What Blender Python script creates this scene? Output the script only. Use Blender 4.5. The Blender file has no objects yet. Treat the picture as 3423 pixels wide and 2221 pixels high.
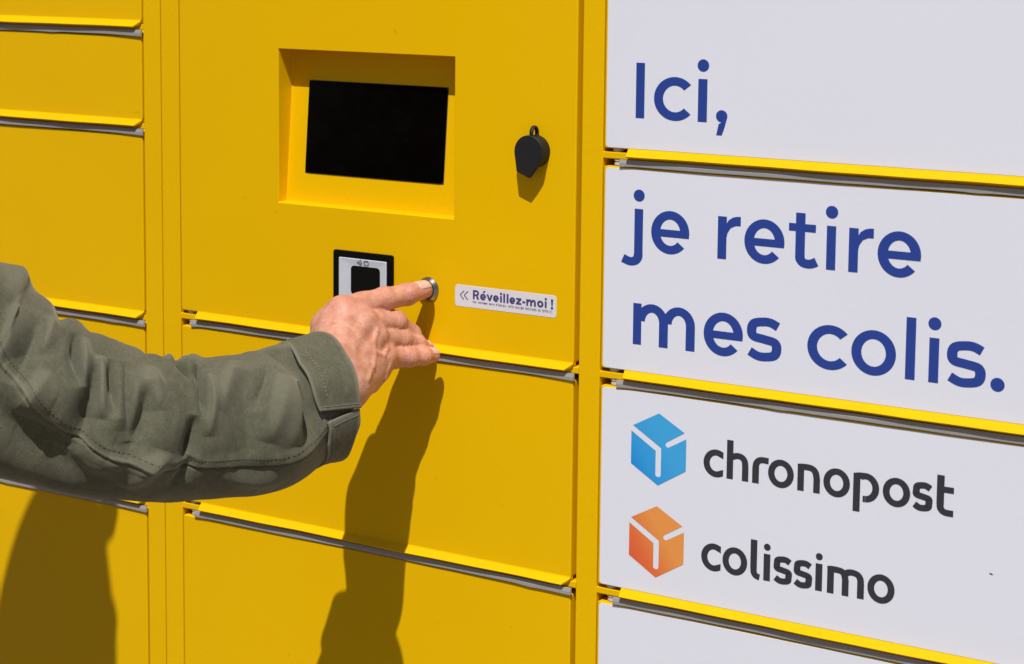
import bpy, bmesh, math, random
import numpy as np
from mathutils import Vector, Matrix, noise

random.seed(4)
rng = np.random.default_rng(4)
scene = bpy.context.scene
COL = scene.collection

# ------------------------------------------------------------------ camera
CAM_H = 1.38                     # height of the lens above the pavement
CAM = np.array([0.0, -1.395, 0.0])      # heights below are measured from the lens
YAW, PITCH, ROLL, FPX = 0.5715028, 0.1138026, 0.0098774, 6892.41
IMG_W, IMG_H, PP_Y = 3423.0, 2221.0, 599.57
fw = np.array([-math.sin(YAW) * math.cos(PITCH), math.cos(YAW) * math.cos(PITCH), -math.sin(PITCH)])
r0 = np.array([math.cos(YAW), math.sin(YAW), 0.0])
u0 = np.cross(r0, fw)
rt = r0 * math.cos(ROLL) + u0 * math.sin(ROLL)
up = -r0 * math.sin(ROLL) + u0 * math.cos(ROLL)
cam_d = bpy.data.cameras.new('camera')
cam = bpy.data.objects.new('camera', cam_d)
COL.objects.link(cam)
M = Matrix.Identity(4)
for i in range(3):
    M[i][0], M[i][1], M[i][2] = rt[i], up[i], -fw[i]
    M[i][3] = CAM[i] + (CAM_H if i == 2 else 0)
cam.matrix_world = M
cam_d.sensor_width = 36.0
cam_d.lens = FPX / IMG_W * 36.0
cam_d.shift_y = -(IMG_H / 2 - PP_Y) / IMG_W
cam_d.clip_start, cam_d.clip_end = 0.05, 300
cam_d.dof.use_dof = True
cam_d.dof.focus_distance = 1.62
cam_d.dof.aperture_fstop = 16
scene.camera = cam

# ------------------------------------------------------------------ light
SUN = Vector((-0.44, 1.0, -1.80)).normalized()      # direction the light travels
world = bpy.data.worlds.new('World')
scene.world = world
world.use_nodes = True
wn = world.node_tree.nodes
wl = world.node_tree.links
sky = wn.new('ShaderNodeTexSky')
sky.sky_type = 'NISHITA'
sky.sun_disc = False
sky.sun_elevation = math.asin(-SUN.z)
sky.sun_rotation = math.atan2(-SUN.x, -SUN.y)
sky.air_density, sky.dust_density, sky.ozone_density = 1.0, 1.5, 1.0
wl.new(sky.outputs[0], wn['Background'].inputs[0])
wn['Background'].inputs[1].default_value = 0.05
sun_d = bpy.data.lights.new('sun', 'SUN')
sun_d.energy = 5.0
sun_d.angle = math.radians(0.55)
sun_d.color = (1.0, 0.97, 0.93)
sun = bpy.data.objects.new('sun', sun_d)
sun.rotation_euler = SUN.to_track_quat('-Z', 'Y').to_euler()
sun.location = (2, -4, 6)
COL.objects.link(sun)
vs = scene.view_settings
vs.view_transform = 'Standard'
vs.look = 'None'
vs.exposure = -0.15
vs.gamma = 1.0
vs.use_curve_mapping = False


# ------------------------------------------------------------------ helpers
def at(px, py, d):
    """point seen at pixel (px, py) of the 2380 wide photograph, d metres before the door plane"""
    k = IMG_W / 2380.0
    v = ((px * k - IMG_W / 2) / FPX) * rt - ((py * k - PP_Y) / FPX) * up + fw
    return CAM + v * ((-d - CAM[1]) / v[1])


def hz(zx, zy, d):
    """the same for the enlarged hand study (origin 950,900, factor 3.088)"""
    k = IMG_W / 2380.0
    return at((950 + zx / 3.088) / k, (900 + zy / 3.088) / k, d)


def mesh_obj(name, verts, faces, mats, parent=None, smooth=False, fmat=None):
    me = bpy.data.meshes.new(name)
    me.from_pydata([tuple(v) for v in verts], [], [tuple(f) for f in faces])
    if not isinstance(mats, (list, tuple)):
        mats = [mats]
    for m in mats:
        me.materials.append(m)
    if fmat is not None:
        me.polygons.foreach_set('material_index', fmat)
    if smooth:
        me.polygons.foreach_set('use_smooth', [True] * len(me.polygons))
    me.update()
    o = bpy.data.objects.new(name, me)
    COL.objects.link(o)
    if parent is not None:
        o.parent = parent
    return o


def empty(name, loc, label, cat, group=None):
    o = bpy.data.objects.new(name, None)
    o.empty_display_size = 0.1
    o.location = loc
    COL.objects.link(o)
    o['label'] = label
    o['category'] = cat
    if group:
        o['group'] = group
    return o


def rel(parent_loc, verts):
    p = np.array(parent_loc)
    return [np.array(v) - p for v in verts]


class MB:
    """collects shapes for one mesh; heights are given relative to the lens"""
    def __init__(self):
        self.v, self.f, self.s = [], [], []

    def add(self, verts, faces, smooth=False):
        n = len(self.v)
        self.v += [np.array(q, float) for q in verts]
        self.f += [tuple(i + n for i in q) for q in faces]
        self.s += [smooth] * len(faces)

    def box(self, x0, x1, y0, y1, z0, z1):
        v = [(x, y, z) for x in (x0, x1) for y in (y0, y1) for z in (z0, z1)]
        f = [(0, 1, 3, 2), (4, 6, 7, 5), (0, 4, 5, 1), (2, 3, 7, 6), (0, 2, 6, 4), (1, 5, 7, 3)]
        self.add(v, f)

    def loft(self, rings, close=True, cap0=True, cap1=True, smooth=False):
        n = len(rings[0])
        base = len(self.v)
        for r in rings:
            self.v += [np.array(q, float) for q in r]
        for i in range(len(rings) - 1):
            for j in range(n if close else n - 1):
                a, b = base + i * n + j, base + i * n + (j + 1) % n
                self.f.append((a, b, b + n, a + n))
                self.s.append(smooth)
        if cap0:
            self.f.append(tuple(base + j for j in reversed(range(n))))
            self.s.append(False)
        if cap1:
            e = base + (len(rings) - 1) * n
            self.f.append(tuple(e + j for j in range(n)))
            self.s.append(False)

    def plate(self, x0, x1, z0, z1, yf, yb, rad=0.003, bev=0.0012, seg=5, bseg=3, rads=None):
        """rounded sheet standing in the wall: front at yf, back at yb, all front edges rolled"""
        rads = rads or (rad,) * 4
        cs = [(x0, z0, 180, rads[0]), (x1, z0, 270, rads[1]), (x1, z1, 0, rads[2]), (x0, z1, 90, rads[3])]

        def outline(ins):
            out = []
            for cx, cz, a0, r in cs:
                r = max(r, 1e-5)
                ox = cx + (r if cx == x0 else -r)
                oz = cz + (r if cz == z0 else -r)
                for k in range(seg + 1):
                    a = math.radians(a0 + 90.0 * k / seg)
                    rr = max(r - ins, 1e-6)
                    if r < ins:                         # sharp corner: inset the corner itself
                        ox2 = cx + (ins if cx == x0 else -ins)
                        oz2 = cz + (ins if cz == z0 else -ins)
                        out.append((ox2 + 1e-6 * math.cos(a), oz2 + 1e-6 * math.sin(a)))
                    else:
                        out.append((ox + rr * math.cos(a), oz + rr * math.sin(a)))
            return out
        rings = [[(x, yb, z) for x, z in outline(0)]]
        for k in range(bseg + 1):
            a = math.pi / 2 * k / bseg
            rings.append([(x, yf + bev * (1 - math.sin(a)), z) for x, z in outline(bev * (1 - math.cos(a)))])
        self.loft(rings)

    def cyl(self, c, axis, r0, r1, length, n=28, smooth=True, caps=(True, True)):
        axis = np.array(axis, float)
        axis /= np.linalg.norm(axis)
        t = np.array([0, 0, 1.0]) if abs(axis[2]) < .9 else np.array([1.0, 0, 0])
        e1 = np.cross(axis, t)
        e1 /= np.linalg.norm(e1)
        e2 = np.cross(axis, e1)
        c = np.array(c, float)
        rings = []
        for k, r in ((0, r0), (1, r1)):
            rings.append([c + axis * length * k + r * (math.cos(a) * e1 + math.sin(a) * e2)
                          for a in np.linspace(0, 2 * math.pi, n, endpoint=False)])
        self.loft(rings, smooth=smooth, cap0=caps[0], cap1=caps[1])

    def lathe(self, c, axis, prof, n=40):
        """profile of (offset along axis, radius)"""
        axis = np.array(axis, float)
        axis /= np.linalg.norm(axis)
        t = np.array([0, 0, 1.0]) if abs(axis[2]) < .9 else np.array([1.0, 0, 0])
        e1 = np.cross(axis, t)
        e1 /= np.linalg.norm(e1)
        e2 = np.cross(axis, e1)
        c = np.array(c, float)
        rings = [[c + axis * o + max(r, 1e-6) * (math.cos(a) * e1 + math.sin(a) * e2)
                  for a in np.linspace(0, 2 * math.pi, n, endpoint=False)] for o, r in prof]
        self.loft(rings, smooth=False)

    def build(self, name, mat, parent=None, lift=True):
        off = np.array(parent['_loc']) if parent is not None and '_loc' in parent else np.zeros(3)
        vv = [q + np.array([0, 0, CAM_H]) - off for q in self.v]
        o = mesh_obj(name, vv, self.f, mat, None)
        o.data.polygons.foreach_set('use_smooth', self.s)
        bm = bmesh.new()
        bm.from_mesh(o.data)
        bmesh.ops.recalc_face_normals(bm, faces=bm.faces)
        bm.to_mesh(o.data)
        bm.free()
        if parent is not None:
            o.parent = parent
            o['_loc'] = parent['_loc']
        return o


def thing(name, x, y, label, cat, group=None):
    o = empty(name, (x, y, 0), label, cat, group)
    o['_loc'] = (x, y, 0.0)
    return o


# ------------------------------------------------------------------ materials
def new_mat(name):
    m = bpy.data.materials.new(name)
    m.use_nodes = True
    return m, m.node_tree.nodes, m.node_tree.links, m.node_tree.nodes['Principled BSDF']


def setp(b, **kw):
    for k, v in kw.items():
        b.inputs[k.replace('_', ' ')].default_value = v


def objcoord(n, l, scale=(1, 1, 1)):
    tc = n.new('ShaderNodeTexCoord')
    mp = n.new('ShaderNodeMapping')
    mp.inputs['Scale'].default_value = scale
    l.new(tc.outputs['Object'], mp.inputs['Vector'])
    return mp.outputs[0]


def noise_node(n, l, vec, scale, detail=2.0, rough=0.5):
    t = n.new('ShaderNodeTexNoise')
    t.inputs['Scale'].default_value = scale
    t.inputs['Detail'].default_value = detail
    t.inputs['Roughness'].default_value = rough
    l.new(vec, t.inputs['Vector'])
    return t.outputs['Fac']


def ramp(n, l, fac, stops):
    r = n.new('ShaderNodeValToRGB')
    e = r.color_ramp.elements
    while len(e) < len(stops):
        e.new(0.5)
    for i, (p, c) in enumerate(stops):
        e[i].position = p
        e[i].color = (*c, 1) if len(c) == 3 else c
    l.new(fac, r.inputs[0])
    return r.outputs[0]


def bump(n, l, h, strength, dist, prev=None):
    b = n.new('ShaderNodeBump')
    b.inputs['Strength'].default_value = strength
    b.inputs['Distance'].default_value = dist
    l.new(h, b.inputs['Height'])
    if prev is not None:
        l.new(prev, b.inputs['Normal'])
    return b.outputs[0]


def mixc(n, l, fac, a, b, mode='MIX'):
    m = n.new('ShaderNodeMix')
    m.data_type = 'RGBA'
    m.blend_type = mode
    if isinstance(fac, (int, float)):
        m.inputs[0].default_value = fac
    else:
        l.new(fac, m.inputs[0])
    for sock, c in ((m.inputs[6], a), (m.inputs[7], b)):
        if isinstance(c, tuple):
            sock.default_value = (*c, 1)
        else:
            l.new(c, sock)
    return m.outputs[2]


def powder_coat(name, base, rough=0.42, speck=True):
    m, n, l, b = new_mat(name)
    v = objcoord(n, l)
    big = noise_node(n, l, v, 5.0, 3)
    tone = tuple(c * 0.93 for c in base)
    col = mixc(n, l, big, tone, base)
    gr = ramp(n, l, noise_node(n, l, v, 560.0, 2, 0.7), [(0.30, (0.975, 0.975, 0.975)), (0.70, (1.025, 1.025, 1.025))])
    col = mixc(n, l, 1.0, col, gr, 'MULTIPLY')
    if speck:                                   # scattered grime specks and faint scuffs
        sp = noise_node(n, l, v, 95.0, 2, 0.6)
        msk = ramp(n, l, sp, [(0.735, (0, 0, 0)), (0.77, (1, 1, 1))])
        mm = n.new('ShaderNodeMath')
        mm.operation = 'MULTIPLY'
        mm.inputs[1].default_value = 0.30
        l.new(msk, mm.inputs[0])
        col = mixc(n, l, mm.outputs[0], col, tuple(c * 0.5 + 0.01 for c in base))
    l.new(col, b.inputs['Base Color'])
    sc = noise_node(n, l, objcoord(n, l, (1, 1, 0.35)), 14.0, 4, 0.6)
    l.new(ramp(n, l, sc, [(0.3, (rough - .06,) * 3), (0.7, (rough + .08,) * 3)]), b.inputs['Roughness'])
    b.inputs['Specular IOR Level'].default_value = 0.13
    nn = bump(n, l, noise_node(n, l, v, 620.0, 2), 0.16, 0.0005)
    nn = bump(n, l, noise_node(n, l, v, 9.0, 1), 0.25, 0.0022, nn)
    l.new(nn, b.inputs['Normal'])
    return m


YEL = (0.81, 0.475, 0.0)
M_YEL = powder_coat('yellow_powder_coat', YEL)
M_YEL_F = powder_coat('yellow_frame_coat', (0.815, 0.48, 0.0))


def decal_mat():
    m, n, l, b = new_mat('white_vinyl')
    v = objcoord(n, l)
    base = mixc(n, l, noise_node(n, l, v, 4.0, 2), (0.725, 0.742, 0.845), (0.755, 0.770, 0.865))
    sp = noise_node(n, l, objcoord(n, l, (1, 1, 2.2)), 120.0, 2, 0.6)
    msk = ramp(n, l, sp, [(0.735, (0, 0, 0)), (0.775, (1, 1, 1))])
    mm = n.new('ShaderNodeMath')
    mm.operation = 'MULTIPLY'
    mm.inputs[1].default_value = 0.22
    l.new(msk, mm.inputs[0])
    l.new(mixc(n, l, mm.outputs[0], base, (0.42, 0.41, 0.42)), b.inputs['Base Color'])
    setp(b, Roughness=0.4)
    b.inputs['Specular IOR Level'].default_value = 0.35
    nn = bump(n, l, noise_node(n, l, v, 210.0, 2), 0.10, 0.0006)
    nn = bump(n, l, noise_node(n, l, v, 7.0, 1), 0.25, 0.0022, nn)
    l.new(nn, b.inputs['Normal'])
    return m


M_DECAL = decal_mat()


def plain(name, col, rough=0.5, spec=0.5, metal=0.0, bscale=None, bstr=0.2, bdist=0.0005, var=0.1):
    m, n, l, b = new_mat(name)
    v = objcoord(n, l)
    l.new(mixc(n, l, noise_node(n, l, v, 60.0, 3), tuple(c * (1 - var) for c in col), col), b.inputs['Base Color'])
    setp(b, Roughness=rough, Metallic=metal)
    b.inputs['Specular IOR Level'].default_value = spec
    if bscale:
        l.new(bump(n, l, noise_node(n, l, v, bscale, 3), bstr, bdist), b.inputs['Normal'])
    return m


M_STRIP = plain('grey_rubber_strip', (0.36, 0.345, 0.345), 0.55, 0.3, bscale=140, bstr=0.3, bdist=0.0008, var=0.12)
M_CAVITY = plain('dark_cavity_shade', (0.10, 0.075, 0.04), 0.6, 0.3)  # dark brown colour stands in for the shade inside the door gaps
M_PIN = plain('white_hinge_plastic', (0.62, 0.58, 0.56), 0.4)
M_BLUE = plain('blue_print', (0.022, 0.055, 0.30), 0.42, 0.3, var=0.04)
M_INK = plain('dark_print', (0.036, 0.036, 0.048), 0.42, 0.3, var=0.04)
M_GLASS = plain('black_screen_glass', (0.0008, 0.0006, 0.0005), 0.2, 0.04, var=0.0)
m, n, l, b = new_mat('black_screen_glass')
v = objcoord(n, l)
dust = ramp(n, l, noise_node(n, l, v, 240.0, 3, 0.6), [(0.72, (0.0008, 0.0006, 0.0005)), (0.84, (0.016, 0.015, 0.014))])
l.new(dust, b.inputs['Base Color'])
l.new(ramp(n, l, noise_node(n, l, v, 25.0, 4, 0.6), [(0.35, (0.12, 0.12, 0.12)), (0.7, (0.30, 0.30, 0.30))]), b.inputs['Roughness'])
b.inputs['Specular IOR Level'].default_value = 0.18
M_GLASS = m
M_BLACK = plain('black_gloss_plastic', (0.004, 0.004, 0.004), 0.35, 0.22)
M_RUBBER = plain('black_rubber', (0.009, 0.009, 0.010), 0.62, 0.4, bscale=500, bstr=0.3, bdist=0.0003)
M_READER = plain('pale_reader_plastic', (0.60, 0.64, 0.72), 0.4, 0.4)
M_WINDOW = plain('dark_reader_window', (0.006, 0.006, 0.006), 0.25, 0.3)
M_STEEL = plain('brushed_steel', (0.40, 0.37, 0.35), 0.26, 0.5, 1.0, bscale=300, bstr=0.1, bdist=0.0002)
M_STICKER = plain('sticker_white', (0.72, 0.70, 0.75), 0.38, 0.35, var=0.05)
M_STICKERINK = plain('sticker_ink', (0.055, 0.058, 0.20), 0.45, 0.3, var=0.05)


def cube_mat(name, a, c, b_):
    """flat print whose ink runs from one corner of the box emblem to the other"""
    m, n, l, b = new_mat(name)
    tc = n.new('ShaderNodeTexCoord')
    mp = n.new('ShaderNodeMapping')
    mp.inputs['Rotation'].default_value = (0, math.radians(40), 0)
    mp.inputs['Location'].default_value = (0.15, 0, 0)
    l.new(tc.outputs['Generated'], mp.inputs['Vector'])
    sx = n.new('ShaderNodeSeparateXYZ')
    l.new(mp.outputs[0], sx.inputs[0])
    l.new(ramp(n, l, sx.outputs[0], [(0.15, a), (0.55, c), (1.0, b_)]), b.inputs['Base Color'])
    setp(b, Roughness=0.42)
    b.inputs['Specular IOR Level'].default_value = 0.3
    return m


M_CUBE_B = cube_mat('blue_emblem_ink', (0.0, 0.20, 0.72), (0.03, 0.32, 0.72), (0.05, 0.37, 0.74))
M_CUBE_O = cube_mat('orange_emblem_ink', (0.69, 0.085, 0.040), (0.74, 0.15, 0.045), (0.78, 0.30, 0.07))

# ------------------------------------------------------------------ pavement
m, n, l, b = new_mat('pavement_concrete')
v = objcoord(n, l)
l.new(mixc(n, l, noise_node(n, l, v, 30, 5, 0.65), (0.20, 0.165, 0.125), (0.27, 0.225, 0.175)), b.inputs['Base Color'])
setp(b, Roughness=0.85)
l.new(bump(n, l, noise_node(n, l, v, 220, 4), 0.5, 0.003), b.inputs['Normal'])
g = MB()
g.add([(-40, -40, -CAM_H), (40, -40, -CAM_H), (40, 40, -CAM_H), (-40, 40, -CAM_H)], [(0, 1, 2, 3)])
o = g.build('pavement', m)
o['kind'] = 'structure'
o['label'] = 'grey concrete pavement the lockers stand on'

# ------------------------------------------------------------------ lockers
mm_ = 0.001
FR = 0.0008                     # frame lies this far behind the door faces
locker = thing('parcel_locker', -0.8, 0.3,
               'yellow parcel locker with black screen, push button and white lettered doors', 'parcel locker')
locker2 = thing('parcel_locker', -1.5, 0.3,
                'all yellow parcel locker column with plain doors beside the screen locker', 'parcel locker')
# x edges of the doors (metres)
MX0, MX1 = -1.2535, -0.8368
RX0, RX1 = -0.8115, -0.3945
LX0, LX1 = -1.7180, -1.2992
SEAM = -1.2766
PIT = 0.1763
ZR = [0.0175, -0.1588, -0.3343, -0.5113, -0.6876]      # lower edges of doors, right column
ZM = [None, None, -0.3343, -0.5113, -0.6876]


def frame_mesh(parent, xa, xb, openings, mat, front):
    """posts and rails of the carcass, with the dark inside behind"""
    g = MB()
    for x0, x1 in openings['posts']:
        g.plate(x0, x1, -1.30, 0.72, front, 0.045, rad=0.0004, bev=0.0005, seg=1, bseg=2)
    g.build('frame_post_set' if False else 'frame', mat, parent)
    for (x0, x1, z0, z1) in openings['rails']:
        q = MB()
        q.plate(x0, x1, z0, z1, front + 0.0005, 0.03, rad=0.0003, bev=0.0006, seg=1, bseg=2)
        q.build('rail', mat, parent)
    q = MB()
    q.box(xa, xb, 0.045, 0.60, -1.33, 0.74)
    q.build('carcass', M_CAVITY if False else mat, parent)
    q = MB()
    q.box(xa + 0.01, xb - 0.01, 0.03, 0.0445, -1.29, 0.71)
    q.build('inner_back', M_CAVITY, parent)


def rails_for(x0, x1, zs, extra=0.004):
    return [(x0 - extra, x1 + extra, z - 0.0082, z - 0.0029) for z in zs]


frame_mesh(locker, SEAM + 0.0006, RX1 + 0.03,
           {'posts': [(SEAM + 0.0005, MX0 - 0.0016), (MX1 + 0.0046, RX0 - 0.0015), (RX1 + 0.002, RX1 + 0.03)],
            'rails': rails_for(MX0, MX1, ZM[2:]) + rails_for(RX0, RX1, ZR)}, M_YEL_F, FR)
ZL = [-0.0732, -0.1636, -0.3412, -0.5168, -0.8700]
FRL = 0.0006
frame_mesh(locker2, LX0 - 0.02, SEAM - 0.0006,
           {'posts': [(LX0 - 0.02, LX0 - 0.002), (LX1 + 0.0019, SEAM - 0.0005)],
            'rails': rails_for(LX0, LX1, ZL)}, M_YEL_F, FRL)


def lip(parent, door, x0, x1, zb, depth=0.0052, drop=0.0050, mat=M_YEL, left_cut=0.0008):
    """the outward folded lower edge one pulls the door by"""
    prof = []                                  # (y, z, how far along the fold 0..1)
    R = 0.0022
    for k in range(5):                         # rolled bend out of the door face
        a = math.radians(45) * k / 4
        prof.append((-R * (1 - math.cos(a)), zb + 0.0014 - R * math.sin(a), 0.0))
    y_, z_, _ = prof[-1]
    prof.append((-depth, zb - drop, 1.0))
    prof.append((-depth + 0.0005, zb - drop - 0.0009, 1.0))
    prof.append((-0.001, zb - 0.0034, 0.3))
    prof.append((0.0035, zb - 0.0016, 0.0))
    prof.append((0.0035, zb + 0.0014, 0.0))
    g = MB()
    N = 40
    rings = []
    for i in range(N + 1):
        t = i / N
        ring = []
        for y, z, k in prof:
            xa = x0 + left_cut * k
            xb = x1 - 0.0062 * k
            x = xa + (xb - xa) * t
            w = 0.00022 * math.sin(x * 31 + zb * 90) + 0.00012 * math.sin(x * 83)
            ring.append((x, y + w * k, z + 0.6 * w * k))
        rings.append(ring)
    g.loft(rings)
    return g.build('handle_lip', mat, door)


def strip(parent, x0, x1, zb, seed, yf=-0.0015, h0=0.0080, h1=0.0133):
    """limp grey weather strip below the lip, a little wavy"""
    N = 90
    rings = []
    rr = random.Random(seed)
    ph = [rr.uniform(0, 6.28) for _ in range(5)]
    tip = rr.uniform(0.0004, 0.0012)
    for i in range(N + 1):
        t = i / N
        x = x0 + (x1 - x0) * t
        w = 0.00018 * math.sin(19 * x + ph[0]) + 0.00012 * math.sin(43 * x + ph[1]) + 0.00005 * math.sin(120 * x + ph[2])
        w -= 0.0005 * math.exp(-((t - rr_pos[seed % 5]) / 0.02) ** 2)
        e = tip * (max(0, (t - 0.85) / 0.15) ** 2 + max(0, (0.05 - t) / 0.05) ** 2)
        yy = yf + 0.0003 * math.sin(14 * x + ph[3]) - 0.4 * e
        zb2 = zb - h1 + w - e
        zt = zb - h0
        zm_ = (zb2 + zt) / 2
        rings.append([(x, yy + 0.0002, zt), (x, yy - 0.0003, zm_), (x, yy - 0.0001, zb2 + 0.0004), (x, yy + 0.0004, zb2),
                      (x, yy + 0.0016, zb2 + 0.0003), (x, yy + 0.0018, zm_), (x, yy + 0.0020, zt)])
    g = MB()
    g.loft(rings, smooth=False)
    return g.build('weather_strip', M_STRIP, parent)


rr_pos = [0.1, 0.72, 0.35, 0.9, 0.55]


def pins(parent, x, zb, front):
    g = MB()
    g.lathe((x, front + 0.0056, zb - 0.0026), (0, 0, 1), [(0, 0.0), (0, 0.0042), (0.0003, 0.0046), (0.0040, 0.0046), (0.0040, 0)], 24)
    g.build('hinge_bush', M_PIN, parent)
    g = MB()
    g.lathe((x + 0.001, front + 0.0062, zb - 0.0132), (0, 0, 1),
            [(0, 0.0), (0, 0.0046), (0.0020, 0.0046), (0.0023, 0.0040), (0.0032, 0.0040), (0.0034, 0.0050), (0.0047, 0.0050), (0.0047, 0)], 24)
    g.build('hinge_bush', M_PIN, parent)


def door(parent, x0, x1, zt, zb, front=0.0, back=0.020, lipx=(0.0220, 0.0), hinge=True, fr=FR, seed=0, st=True):
    g = MB()
    g.plate(x0, x1, zb, zt, front, back, rad=0.0022, bev=0.0011, seg=4, bseg=3)
    d = g.build('door', M_YEL, parent)
    lip(parent, d, x0 + lipx[0], x1 - lipx[1], zb)
    if st:
        strip(parent, x0 + 0.0152, x1 + 0.0012, zb, seed)
    if hinge:
        pins(parent, x0 + 0.0100, zb, fr)
    return d


GAP = 0.0139                     # lower edge of one door to the top of the next
# left column
ltops = [0.06] + [z - GAP for z in ZL[:-1]]
for i, (zt, zb) in enumerate(zip(ltops, ZL)):
    d = door(locker2, LX0, LX1, zt, zb, fr=FRL, seed=i + 11, hinge=False)
    q = MB()
    q.lathe((LX1 - 0.0004, 0.0022, zb - 0.0100), (1, 0, 0), [(0, 0), (0, 0.0016), (0.0012, 0.0019), (0.0022, 0.0012), (0.0024, 0)], 14)
    q.build('strip_stud', M_YEL_F, locker2)
# middle column below the terminal
for i, (zt, zb) in enumerate(((ZM[2] - GAP, ZM[3]), (ZM[3] - GAP, ZM[4]))):
    door(locker, MX0, MX1, zt, zb, seed=i + 3)
# right column with white vinyl
rdoors = []
rtops = [ZR[0] - GAP] + [z - GAP for z in ZR[1:-1]]
for i, (zt, zb) in enumerate(zip(rtops, ZR[1:])):
    d = door(locker, RX0, RX1, zt, zb, seed=i + 6)
    g = MB()
    g.plate(RX0 + 0.0019, RX1 - 0.0019, zb + 0.0009, zt - 0.0012, -0.00025, 0.0006, rad=0.0026, bev=0.00012, seg=4, bseg=1)
    g.build('white_vinyl_sheet', M_DECAL, d)
    rdoors.append(d)

# ------------------------------------------------------------------ terminal panel with the sunk screen
HX0, HX1, HZ0, HZ1 = -1.1394, -0.9539, -0.2268, -0.0927
PT, PB = 0.16, ZM[2]
g = MB()
bev = 0.0011
ring_o = []


def rrect(x0, x1, z0, z1, r, seg=5):
    out = []
    for cx, cz, a0 in ((x0 + r, z0 + r, 180), (x1 - r, z0 + r, 270), (x1 - r, z1 - r, 0), (x0 + r, z1 - r, 90)):
        for k in range(seg + 1):
            a = math.radians(a0 + 90 * k / seg)
            out.append((cx + r * math.cos(a), cz + r * math.sin(a)))
    return out


outer = [rrect(MX0 + i_, MX1 - i_, PB + i_, PT - i_, 0.0022) for i_ in (0, 0.0003, 0.0011)]
rings = [[(x, 0.024, z) for x, z in outer[0]], [(x, 0.0011, z) for x, z in outer[0]],
         [(x, 0.0003, z) for x, z in outer[1]], [(x, 0.0, z) for x, z in outer[2]]]
g.loft(rings, cap0=False, cap1=False)
base = len(g.v) - len(outer[2])
hole0 = rrect(HX0 - 0.0005, HX1 + 0.0005, HZ0 - 0.0005, HZ1 + 0.0005, 0.0012)
nh = len(hole0)
hb = len(g.v)
g.v += [np.array((x, 0.0, z)) for x, z in hole0]
for j in range(nh):
    g.f.append((base + j, base + (j + 1) % nh, hb + (j + 1) % nh, hb + j))
    g.s.append(False)


def back_y(z):
    return 0.0108 + (z - HZ0) * (0.0216 - 0.0108) / (HZ1 - HZ0)


inner = [(hole0, lambda z: 0.0)]
hole1 = rrect(HX0, HX1, HZ0, HZ1, 0.0008)
rr_ = []
for tt in (0.0006, 0.6, 0.85, 0.97):
    ring = []
    for x, z in hole1:
        by = back_y(z)
        if tt < 0.01:
            ring.append((x, tt, z))
        else:
            ring.append((x, by * tt, z))
    rr_.append(ring)
hole2 = rrect(HX0 + 0.0010, HX1 - 0.0010, HZ0 + 0.0014, HZ1 - 0.0005, 0.0012)
rr_.append([(x, back_y(z), z) for x, z in hole2])
b0 = hb
for ring in rr_:
    s_ = len(g.v)
    g.v += [np.array(q) for q in ring]
    for j in range(nh):
        g.f.append((b0 + j, b0 + (j + 1) % nh, s_ + (j + 1) % nh, s_ + j))
        g.s.append(False)
    b0 = s_
g.f.append(tuple(b0 + j for j in range(nh)))
g.s.append(False)
term = g.build('terminal_panel', M_YEL, locker)
lip(locker, term, MX0 + 0.0195, MX1, ZM[2])
strip(locker, MX0 + 0.0125, MX1 + 0.0012, ZM[2], 2)
pins(locker, MX0 + 0.0085, ZM[2], FR)

# display glass: a slab standing in the sloping back plate
SX0, SX1, SZ0, SZ1 = -1.1203, -0.9730, -0.2007, -0.1197
g = MB()
o1 = rrect(SX0, SX1, SZ0, SZ1, 0.0005, 3)
o2 = rrect(SX0 + 0.0006, SX1 - 0.0006, SZ0 + 0.0006, SZ1 - 0.0006, 0.0030, 3)
g.loft([[(x, back_y(z) + 0.002, z) for x, z in o1], [(x, back_y(z) - 0.0003, z) for x, z in o1]])
g.build('screen_surround', plain('dark_grey_surround', (0.05, 0.045, 0.045), 0.4), term)
g = MB()
g.loft([[(x, back_y(z) + 0.001, z) for x, z in o2], [(x, back_y(z) - 0.0009, z) for x, z in o2]])
g.build('display_screen', M_GLASS, term)

# card reader: black bezel, pale funnel, dark window
cr = MB()
CX0, CX1, CZ0, CZ1 = -1.0784, -1.0146, -0.3240, -0.2627
cr.plate(CX0, CX1, CZ0, CZ1, -0.0016, 0.002, rad=0.0022, bev=0.0005, seg=4, bseg=2)
reader = cr.build('card_reader', M_BLACK, locker)
g = MB()
a_ = rrect(-1.0717, -1.0212, -0.3160, -0.2687, 0.0010, 5)
b_ = rrect(-1.0712, -1.0217, -0.3155, -0.2692, 0.0010, 5)
c_ = rrect(-1.0600, -1.0275, -0.3010, -0.2742, 0.0034, 5)
g.loft([[(x, 0.0, z) for x, z in a_], [(x, -0.0021, z) for x, z in a_], [(x, -0.0024, z) for x, z in b_],
        [(x, -0.00185, z) for x, z in c_]])
g.build('reader_plate', M_READER, reader)
g = MB()
g.plate(-1.0590, -1.0280, -0.2998, -0.2748, -0.0021, -0.001, rad=0.0034, bev=0.0003, seg=5, bseg=2)
g.build('reader_window', M_WINDOW, reader)

# push button (steel bezel and plunger)
BX, BZ = -0.9790, -0.2880
g = MB()
g.lathe((BX, 0.0, BZ), (0, -1, 0), [(-0.004, 0), (-0.004, 0.0106), (0.0006, 0.0106), (0.0012, 0.0104), (0.0036, 0.0086), (0.0039, 0.0081),
                                     (0.0036, 0.0077), (0.0012, 0.0077), (0.0012, 0.0)], 48)
btn = g.build('push_button', M_STEEL, locker)
g = MB()
g.lathe((BX, -0.0008, BZ), (0, -1, 0), [(0, 0), (0, 0.0068), (0.0026, 0.0068), (0.0031, 0.0063), (0.0033, 0.0)], 40)
g.build('plunger', M_STEEL, btn)

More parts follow.
